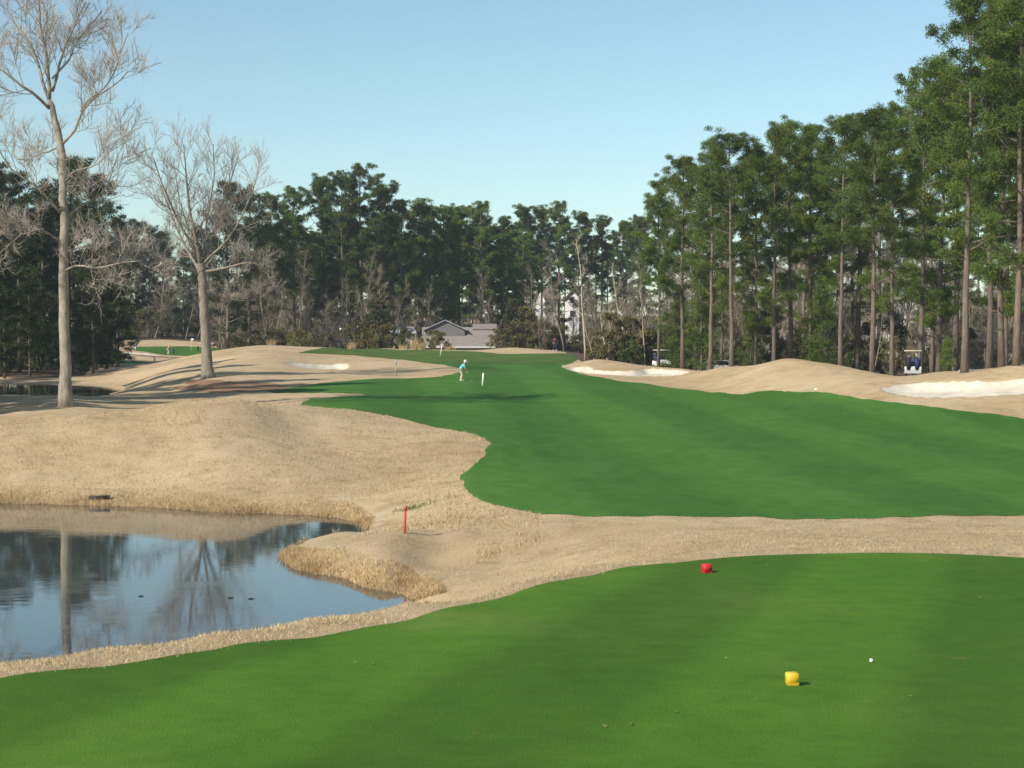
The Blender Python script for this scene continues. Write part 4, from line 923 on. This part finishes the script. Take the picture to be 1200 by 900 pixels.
# ------------------------------------------------------------------ people
SKIN = mat('skin', (.5, .3, .21), .6); HAIR = mat('hair', (.06, .04, .03), .8)
def skin_mesh(name, verts, edges, rad, m, parent, root=0, sub=2):
    me = bpy.data.meshes.new(name); me.from_pydata(verts, edges, []); me.materials.append(m)
    o = link(name, me, parent); o.modifiers.new('skin', 'SKIN')
    lay = me.skin_vertices[0] if me.skin_vertices else None
    if lay is not None:
        for i, r in enumerate(rad): lay.data[i].radius = (r, r) if np.isscalar(r) else r
        for i in range(len(rad)): lay.data[i].use_root = i == root
    s = o.modifiers.new('sub', 'SUBSURF'); s.levels = sub; s.render_levels = sub
    for p in me.polygons: p.use_smooth = True
    return o
def person(label, px, D, rz, pose, shirt, trousers, shoes, cap=None, dz=0.0):
    """pose: joint positions in metres, local x = facing direction"""
    o = thing('person', label, 'person', at(px, D, dz), rz); J = pose
    order = ['hip', 'waist', 'chest', 'neck', 'headlow', 'head', 'headtop', 'shl', 'ell', 'wrl', 'hal', 'shr', 'elr', 'wrr', 'har', 'hil', 'knl', 'anl', 'tol', 'hir', 'knr', 'anr', 'tor']
    R = dict(hip=.14, waist=.13, chest=.15, neck=.06, headlow=.075, head=.1, headtop=.07, shl=.07, ell=.048, wrl=.034, hal=.04, shr=.07, elr=.048, wrr=.034, har=.04, hil=.1, knl=.065, anl=.045, tol=.04, hir=.1, knr=.065, anr=.045, tor=.04)
    E = [('hip', 'waist'), ('waist', 'chest'), ('chest', 'neck'), ('neck', 'headlow'), ('headlow', 'head'), ('head', 'headtop'), ('chest', 'shl'), ('shl', 'ell'), ('ell', 'wrl'), ('wrl', 'hal'), ('chest', 'shr'), ('shr', 'elr'), ('elr', 'wrr'), ('wrr', 'har'),
         ('hip', 'hil'), ('hil', 'knl'), ('knl', 'anl'), ('anl', 'tol'), ('hip', 'hir'), ('hir', 'knr'), ('knr', 'anr'), ('anr', 'tor')]
    ix = {k: i for i, k in enumerate(order)}
    skin_mesh('body', [J[k] for k in order], [(ix[a], ix[b]) for a, b in E], [R[k] for k in order], SKIN, o)
    mid = lambda a, b, t=.6: tuple(np.array(J[a]) * (1 - t) + np.array(J[b]) * t)
    sv = ['hip', 'waist', 'chest', 'neck', 'shl', 'shr']; P_ = [J[k] for k in sv]; P_[3] = mid('chest', 'neck', .75); P_ += [mid('shl', 'ell', .85), mid('shr', 'elr', .85)]
    skin_mesh('shirt', P_, [(0, 1), (1, 2), (2, 3), (2, 4), (2, 5), (4, 6), (5, 7)], [.165, .155, .172, .085, .092, .092, .072, .072], mat('shirt_cloth', shirt, .85), o)
    T_ = [J['hip'], J['hil'], J['knl'], mid('knl', 'anl', .92), J['hir'], J['knr'], mid('knr', 'anr', .92)]
    skin_mesh('trousers', T_, [(0, 1), (1, 2), (2, 3), (0, 4), (4, 5), (5, 6)], [.16, .118, .085, .072, .118, .085, .072], mat('trouser_cloth', trousers, .85), o)
    for s in 'lr':
        b = MB(); a, t = np.array(J['an' + s]), np.array(J['to' + s]); b.tube([a + (-.07, 0, -.05), a + (0, 0, -.03), (a + t) / 2 + (0, 0, -.02), t + (.05, 0, -.01)], [.045, .06, .05, .035], 8); part('shoe', b, mat('shoe_leather', shoes, .6), o)
    hd = np.array(J['head']); tp = np.array(J['headtop']); up = unit(tp - hd); fw = unit(np.array([1.0, 0, 0]) - up * up[0])
    b = MB(); b.ball(hd + up * .045 - fw * .012, .122, 12, 8); part('cap' if cap else 'hair', b, mat('cap_cloth', cap, .8) if cap else HAIR, o)
    if cap:
        b = MB(); b.ball(hd + up * .05 + fw * .14, .085, 10, 6, (1, .9, .25)); part('brim', b, mat('brim_cloth', cap, .8), o)
    f = MB(); f.ball(hd + fw * .105 - up * .025, .022, 8, 6); part('nose', f, SKIN, o)
    side = np.cross(up, fw)
    for s in (-1, 1):
        f = MB(); f.ball(hd + fw * .098 + side * s * .035 + up * .005, .013, 6, 5); part('eye', f, BLACK, o)
        f = MB(); f.ball(hd + side * s * .105 - up * .01, .028, 8, 6, (.7, .5, 1)); part('ear', f, SKIN, o)
        # five fingers on each hand
        w, hnd = np.array(J['wr' + 'lr'[s > 0]]), np.array(J['ha' + 'lr'[s > 0]]); dr = unit(hnd - w); q = unit(np.cross(dr, (0, 1, .01))); k = MB()
        for i in range(4): k.tube([hnd - dr * .01 + q * (.025 * (i - 1.5)), hnd + dr * (.055 + .01 * (i in (1, 2))) + q * (.024 * (i - 1.5)), hnd + dr * .085 + q * (.022 * (i - 1.5)) + fw * .02], [.011, .01, .008], 5)
        k.tube([w + dr * .02 + q * .03, hnd + q * .055, hnd + q * .06 + dr * .03], [.012, .011, .009], 5); part('fingers', k, SKIN, o)
    return o
def stance(lean, bend=.05, reach=(.25, -.5), head_tilt=0.0, stride=.0):
    """standing figure facing +x, trunk leaning forward by lean radians"""
    hip = np.array([-.12 * math.sin(lean), 0, .9 - bend]); a = np.array([math.sin(lean), 0, math.cos(lean)])
    J = dict(hip=hip, waist=hip + a * .2, chest=hip + a * .42, neck=hip + a * .56)
    b = np.array([math.sin(lean + head_tilt), 0, math.cos(lean + head_tilt)])
    J['headlow'] = J['neck'] + b * .08; J['head'] = J['neck'] + b * .17; J['headtop'] = J['neck'] + b * .25
    for s, sg in (('l', 1), ('r', -1)):
        J['sh' + s] = J['chest'] + a * .06 + np.array([0, .19 * sg, 0]); J['el' + s] = J['sh' + s] + np.array([reach[0] * .45, .03 * sg, reach[1] * .52])
        J['wr' + s] = J['el' + s] + np.array([reach[0] * .55, -.11 * sg, reach[1] * .46]); J['ha' + s] = J['wr' + s] + unit(np.array([reach[0], 0, reach[1]])) * .07
        J['hi' + s] = hip + np.array([0, .09 * sg, -.05]); J['kn' + s] = np.array([.06 + bend * .7 + stride * sg * .5, .13 * sg, .49]); J['an' + s] = np.array([stride * sg, .15 * sg, .085]); J['to' + s] = J['an' + s] + np.array([.16, .02 * sg, -.045])
    return {k: tuple(v) for k, v in J.items()}
gp = hit(540, 446.5)
gol = person('golfer in a turquoise shirt and pale trousers bending over on the fairway', 540, gp[1], .15, stance(.62, .06, (.22, -.52), -.1), (.16, .55, .55), (.5, .43, .33), (.6, .57, .5), (.75, .75, .72), .012)
# the club the golfer holds
cl = thing('golf_club', 'golf club held by the bending golfer in turquoise', 'golf club', gol.location, .15)
t = MB(); hnd = np.array(stance(.62, .06, (.22, -.52), -.1)['hal']); hnd[1] = 0
t.tube([hnd + (0, 0, .12), (hnd[0] + .32, 0, .06)], [.012, .008], 6); part('shaft', t, STEEL, cl); t = MB(); t.box((hnd[0] + .36, 0, .04), (.1, .03, .05), bevel=.01); part('club_head', t, STEEL, cl)
wp = hit(650, 410.8, 200)
person('walker in dark maroon top and navy trousers on the crest behind the far green', 650, wp[1], -1.2, stance(.05, .02, (.02, -.54), 0, .16), (.09, .025, .035), (.03, .03, .05), (.7, .7, .68), None)
lp = hit(197, 415, 255)
person('golfer in an orange top putting on the far left green', 197, lp[1], .4, stance(.5, .05, (.2, -.52)), (.62, .25, .13), (.55, .5, .45), (.6, .6, .6), (.6, .4, .3), .02)

# ------------------------------------------------------------------ posts, flags, tee markers
WHITE = mat('white_post_paint', (.8, .8, .78), .5); RED = mat('red_stake_paint', (.62, .11, .09), .6); CLOTH = mat('white_flag_cloth', (.8, .8, .8), .8); PBLUE = mat('pale_blue_cloth', (.42, .62, .68), .8)
def post(name, label, px, py, dmin, h, r, m, lean=0.0, cap=None, cat='post'):
    x, y = hit(px, py, dmin); o = thing(name, label, cat, (x, y, float(zat(x, y)))); o.rotation_euler = (0, lean, 0)
    t = MB(); t.tube([(0, 0, -.15), (0, 0, h - r), (0, 0, h)], [r, r, r * .55], 8); part('shaft', t, m, o)
    if cap:
        t = MB(); t.tube([(0, 0, h - cap[1]), (0, 0, h + .01)], r * 1.5, 8); part('band', t, cap[0], o)
    return o
post('yardage_post', 'white yardage post standing on the fairway beside the bending golfer', 565.5, 452, 84, .92, .066, WHITE, .07, None)
post('hazard_stake', 'red hazard stake on the tan point by the pond', 474, 625, 30, .67, .035, RED, .03, (mat('stake_top', (.45, .09, .07), .6), .09), 'stake')
post('boundary_stake', 'thin white leaning stick on the green in front of the grey roof', 516, 417.5, 170, 1.42, .055, WHITE, .16, (mat('stick_tip', (.8, .8, .78), .6), .12), 'stake')
post('marker_pole', 'slim tan pole with a pale blue top on the far tan bank', 464.5, 440, 140, 1.35, .045, mat('tan_pole', (.55, .48, .36), .6), -.04, (PBLUE, .42), 'pole')
post('marker_post', 'small white post on the slope below the far left green', 181, 424.5, 170, .72, .09, WHITE, .0, (mat('post_top', (.75, .75, .75), .5), .1))
post('course_post', 'white and blue post beside the pale sand at the far left', 159, 410, 240, 1.0, .14, mat('white_blue_post', (.7, .74, .8), .5), 0, (mat('blue_band', (.12, .25, .5), .5), .3))
x, y = hit(224, 411, 240)
fl = thing('flagstick', 'white flag on a pole on the far left green', 'flag', (x, y, float(zat(x, y))))
t = MB(); t.tube([(0, 0, -.1), (0, 0, 2.2)], .03, 6); part('pole', t, WHITE, fl)
t = MB(); n = 7; V = [(.02 + .45 * i / n, .05 * math.sin(i * 1.1) + dy, z) for dy in (-.006, .006) for z in (2.18, 1.72) for i in range(n + 1)]; q = []
for i in range(n):
    a, b, c, d = i, n + 1 + i, 2 * (n + 1) + i, 3 * (n + 1) + i
    q += [(a, a + 1, b + 1, b), (c, d, d + 1, c + 1), (a, c, c + 1, a + 1), (b, b + 1, d + 1, d)]
t.add(V, q); part('flag', t, CLOTH, fl)
for px, py, lab in ((203, 414.3, 'small dark golf bag on the left green beside the putting golfer'), (231.5, 411.5, 'small dark golf bag right of the flag on the far left green')):
    x, y = hit(px, py, 240); o = thing('golf_bag', lab, 'golf bag', (x, y, float(zat(x, y)) + .02), .3)
    t = MB(); t.tube([(0, 0, 0), (.02, 0, .1), (.06, 0, .8), (.07, 0, .86)], [.15, .17, .16, .15], 10); part('bag', t, mat('dark_green_bag', (.015, .05, .045), .7), o)
    for i in range(4):
        t = MB(); t.tube([(.06, -.06 + .04 * i, .8), (.1, -.07 + .05 * i, 1.05)], .02, 5); part('club', t, STEEL, o)
def tee_marker(label, px, py, D, size, col, rz):
    x = (px - CX) / F * D; m = mat('marker_paint', col, .45, .4); N, L, B = nodes(m)
    L.new(mix(N, L, 1.0, col, ramp(N, L, noise(N, L, 14, 4, .6, coords(N, L)), [(.3, (.85, .82, .8)), (.7, (1.08, 1.08, 1.05))]), 'MULTIPLY'), B.inputs['Base Color'])
    o = thing('tee_marker', label, 'tee marker', (x, D, float(zat(x, D)) + .01), rz, 'tee markers')
    # an upper block on a narrower inward sloping foot
    mb = MB(); mb.box((0, 0, size * .60), (size, size, size * .8), bevel=size * .1); part('block', mb, m, o)
    mb = MB(); mb.box((0, 0, size * .12), (size * .97, size * .97, size * .24), taper=.86); part('foot', mb, m, o, False)
yx, yd = hit(930, 803.5); tee_marker('yellow cube tee marker on the near tee lawn', 930, 803, yd, 14.5 * yd / F, (.72, .47, .035), .08)
rx, rd = hit(829, 672); tee_marker('red cube tee marker at the far edge of the tee lawn', 829, 672, rd, 10.5 * rd / F, (.58, .022, .03), .35)
x, y = hit(1021, 778.5); b = MB(); b.ball((0, 0, .0213), .0213, 14, 10)
tag(link('golf_ball', b.mesh('golf_ball', mat('golf_ball_white', (.85, .85, .85), .3)), None, (x, y, float(zat(x, y)) + .02)), 'white golf ball lying on the tee lawn right of the yellow marker', 'golf ball')
x, y = hit(956, 457.5); b = MB(); b.box((0, 0, .06), (.2, .14, .12), bevel=.035)
tag(link('distance_plate', b.mesh('distance_plate', WHITE), None, (x, y, float(zat(x, y)))), 'small white block at the fairway edge below the tan mound', 'marker')
# fallen leaves on the tee lawn
LEAFM = mat('dry_leaf', (.27, .22, .09), .8); rl = np.random.default_rng(12)
spots = [(852, 773), (793, 837), (740, 851), (1067, 818), (1150, 702), (417, 778), (438, 780), (710, 853), (899, 664)]
for i, (px, py) in enumerate(spots):
    x, y = hit(px, py); mb = MB(); s = rl.uniform(.022, .036); a = np.arange(8) * math.pi / 4; rr = s * np.array([1.2, .7, .95, .65, 1.1, .7, .9, .65])
    top = np.stack([rr * np.cos(a), rr * np.sin(a) * .7, .012 + .008 * np.cos(2 * a)], 1); mb.add2(np.vstack([top, top - (0, 0, .003), [(0, 0, .006)], [(0, 0, .003)]]), [(16, k, (k + 1) % 8) for k in range(8)] + [(17, 8 + (k + 1) % 8, 8 + k) for k in range(8)], [(k, 8 + k, 8 + (k + 1) % 8, (k + 1) % 8) for k in range(8)])
    o = link('fallen_leaf', mb.mesh('fallen_leaf', LEAFM), None, (x, y, float(zat(x, y)) + .012)); o.rotation_euler = (0, 0, rl.uniform(0, 6))
    tag(o, 'small dry brown leaf lying on the tee lawn', 'leaf', 'dry leaves on the tee lawn', 'thing')
# drain pipe in the far pond bank, drifting bits on the water
x, y = hit(116, 585, 40); o = thing('drain_pipe', 'short dark drain pipe end in the grassy bank across the pond', 'pipe', (x, y - .15, float(zat(x, y)) + .06), .12, None, (1, 1, .65))
t = MB(); t.tube([(-.3, 0, 0), (.35, .05, .02)], .1, 12); part('pipe', t, mat('dark_pipe', (.035, .032, .03), .6), o); t = MB(); t.tube([(.33, .05, .02), (.38, .05, .02)], .115, 12); part('rim', t, mat('pipe_rim', (.06, .055, .05), .6), o)
for px, py, lab in ((165, 699, 'small dark bit of driftwood floating in the middle of the pond'), (270, 701, 'small dark bit of driftwood floating left of the point'), (294, 702, 'small dark bit of driftwood floating nearest the point')):
    u, s = ray(px, py); d = EYE / s; mb = MB(); mb.tube([(-.06, 0, 0), (-.015, .01, .004), (.03, .0, .006), (.07, -.01, .0)], [.006, .013, .012, .005], 7)
    tag(link('driftwood', mb.mesh('driftwood', mat('wet_wood', (.02, .017, .014), .6)), None, (u * d, d, .008)), lab, 'driftwood')
# weed on the little ditch by the red stake
cx_, cy_ = hit(483, 596, 46); x = cx_ + RNG.normal(0, .3, 260); y = cy_ + RNG.normal(0, .25, 260)
grass_patch('ditch_weeds', x, y, np.full(len(x), .1), .025, M['brushgreen'], .7)

# ------------------------------------------------------------------ light, sky, camera
AZ, EL = math.radians(48), math.radians(34)          # sun behind the camera, to its left
sd = Vector((-math.sin(AZ) * math.cos(EL), -math.cos(AZ) * math.cos(EL), math.sin(EL)))
ld = bpy.data.lights.new('sun', 'SUN'); ld.energy = 4.0; ld.angle = math.radians(.53); ld.color = (1, .93, .82)
so = bpy.data.objects.new('sun', ld); COL.objects.link(so); so.rotation_euler = sd.to_track_quat('Z', 'Y').to_euler(); so.location = sd * 60
w = bpy.data.worlds.new('World'); scene.world = w; w.use_nodes = True; N, L = w.node_tree.nodes, w.node_tree.links
sky = N.new('ShaderNodeTexSky'); sky.sky_type = 'NISHITA'; sky.sun_disc = False; sky.sun_elevation = EL; sky.sun_rotation = math.atan2(sd.x, sd.y)
sky.altitude = 10; sky.air_density = .85; sky.dust_density = .5; sky.ozone_density = 1.2
hsv = N.new('ShaderNodeMix'); hsv.data_type = 'RGBA'; hsv.blend_type = 'MULTIPLY'; hsv.inputs['Factor'].default_value = 1
L.new(sky.outputs[0], hsv.inputs[6]); hsv.inputs[7].default_value = (1.0, 1.075, .96, 1); L.new(hsv.outputs[2], N['Background'].inputs['Color']); N['Background'].inputs['Strength'].default_value = .101

hb = MB(); hb.box((0, 445, 29), (3700, 930, 64)); hm = bpy.data.materials.new('air_haze'); hm.use_nodes = True; hn = hm.node_tree
hn.nodes.remove(hn.nodes['Principled BSDF']); pv = hn.nodes.new('ShaderNodeVolumePrincipled'); pv.inputs['Color'].default_value = (.82, .9, 1, 1); pv.inputs['Density'].default_value = .00022; pv.inputs['Anisotropy'].default_value = .2
hn.links.new(pv.outputs[0], hn.nodes['Material Output'].inputs['Volume'])
tag(link('haze', hb.mesh('haze', hm, False)), kind='stuff')
cd = bpy.data.cameras.new('camera'); cam = bpy.data.objects.new('camera', cd); COL.objects.link(cam)
cd.sensor_fit = 'HORIZONTAL'; cd.sensor_width = 36; cd.lens = F / 1200 * 36; cd.clip_start = .1; cd.clip_end = 6000
cam.location = (0, 0, EYE); cam.rotation_euler = (math.pi / 2 - PITCH, 0, 0); scene.camera = cam
scene.view_settings.view_transform = 'Standard'; scene.view_settings.look = 'None'; scene.view_settings.exposure = 0.57; scene.view_settings.gamma = 1
scene.cycles.volume_bounces = 0; scene.cycles.max_bounces = 6; scene.cycles.diffuse_bounces = 3; scene.cycles.glossy_bounces = 3; scene.cycles.transmission_bounces = 4
scene.render.filter_size = 1.5 if hasattr(scene.render, 'filter_size') else 1.5
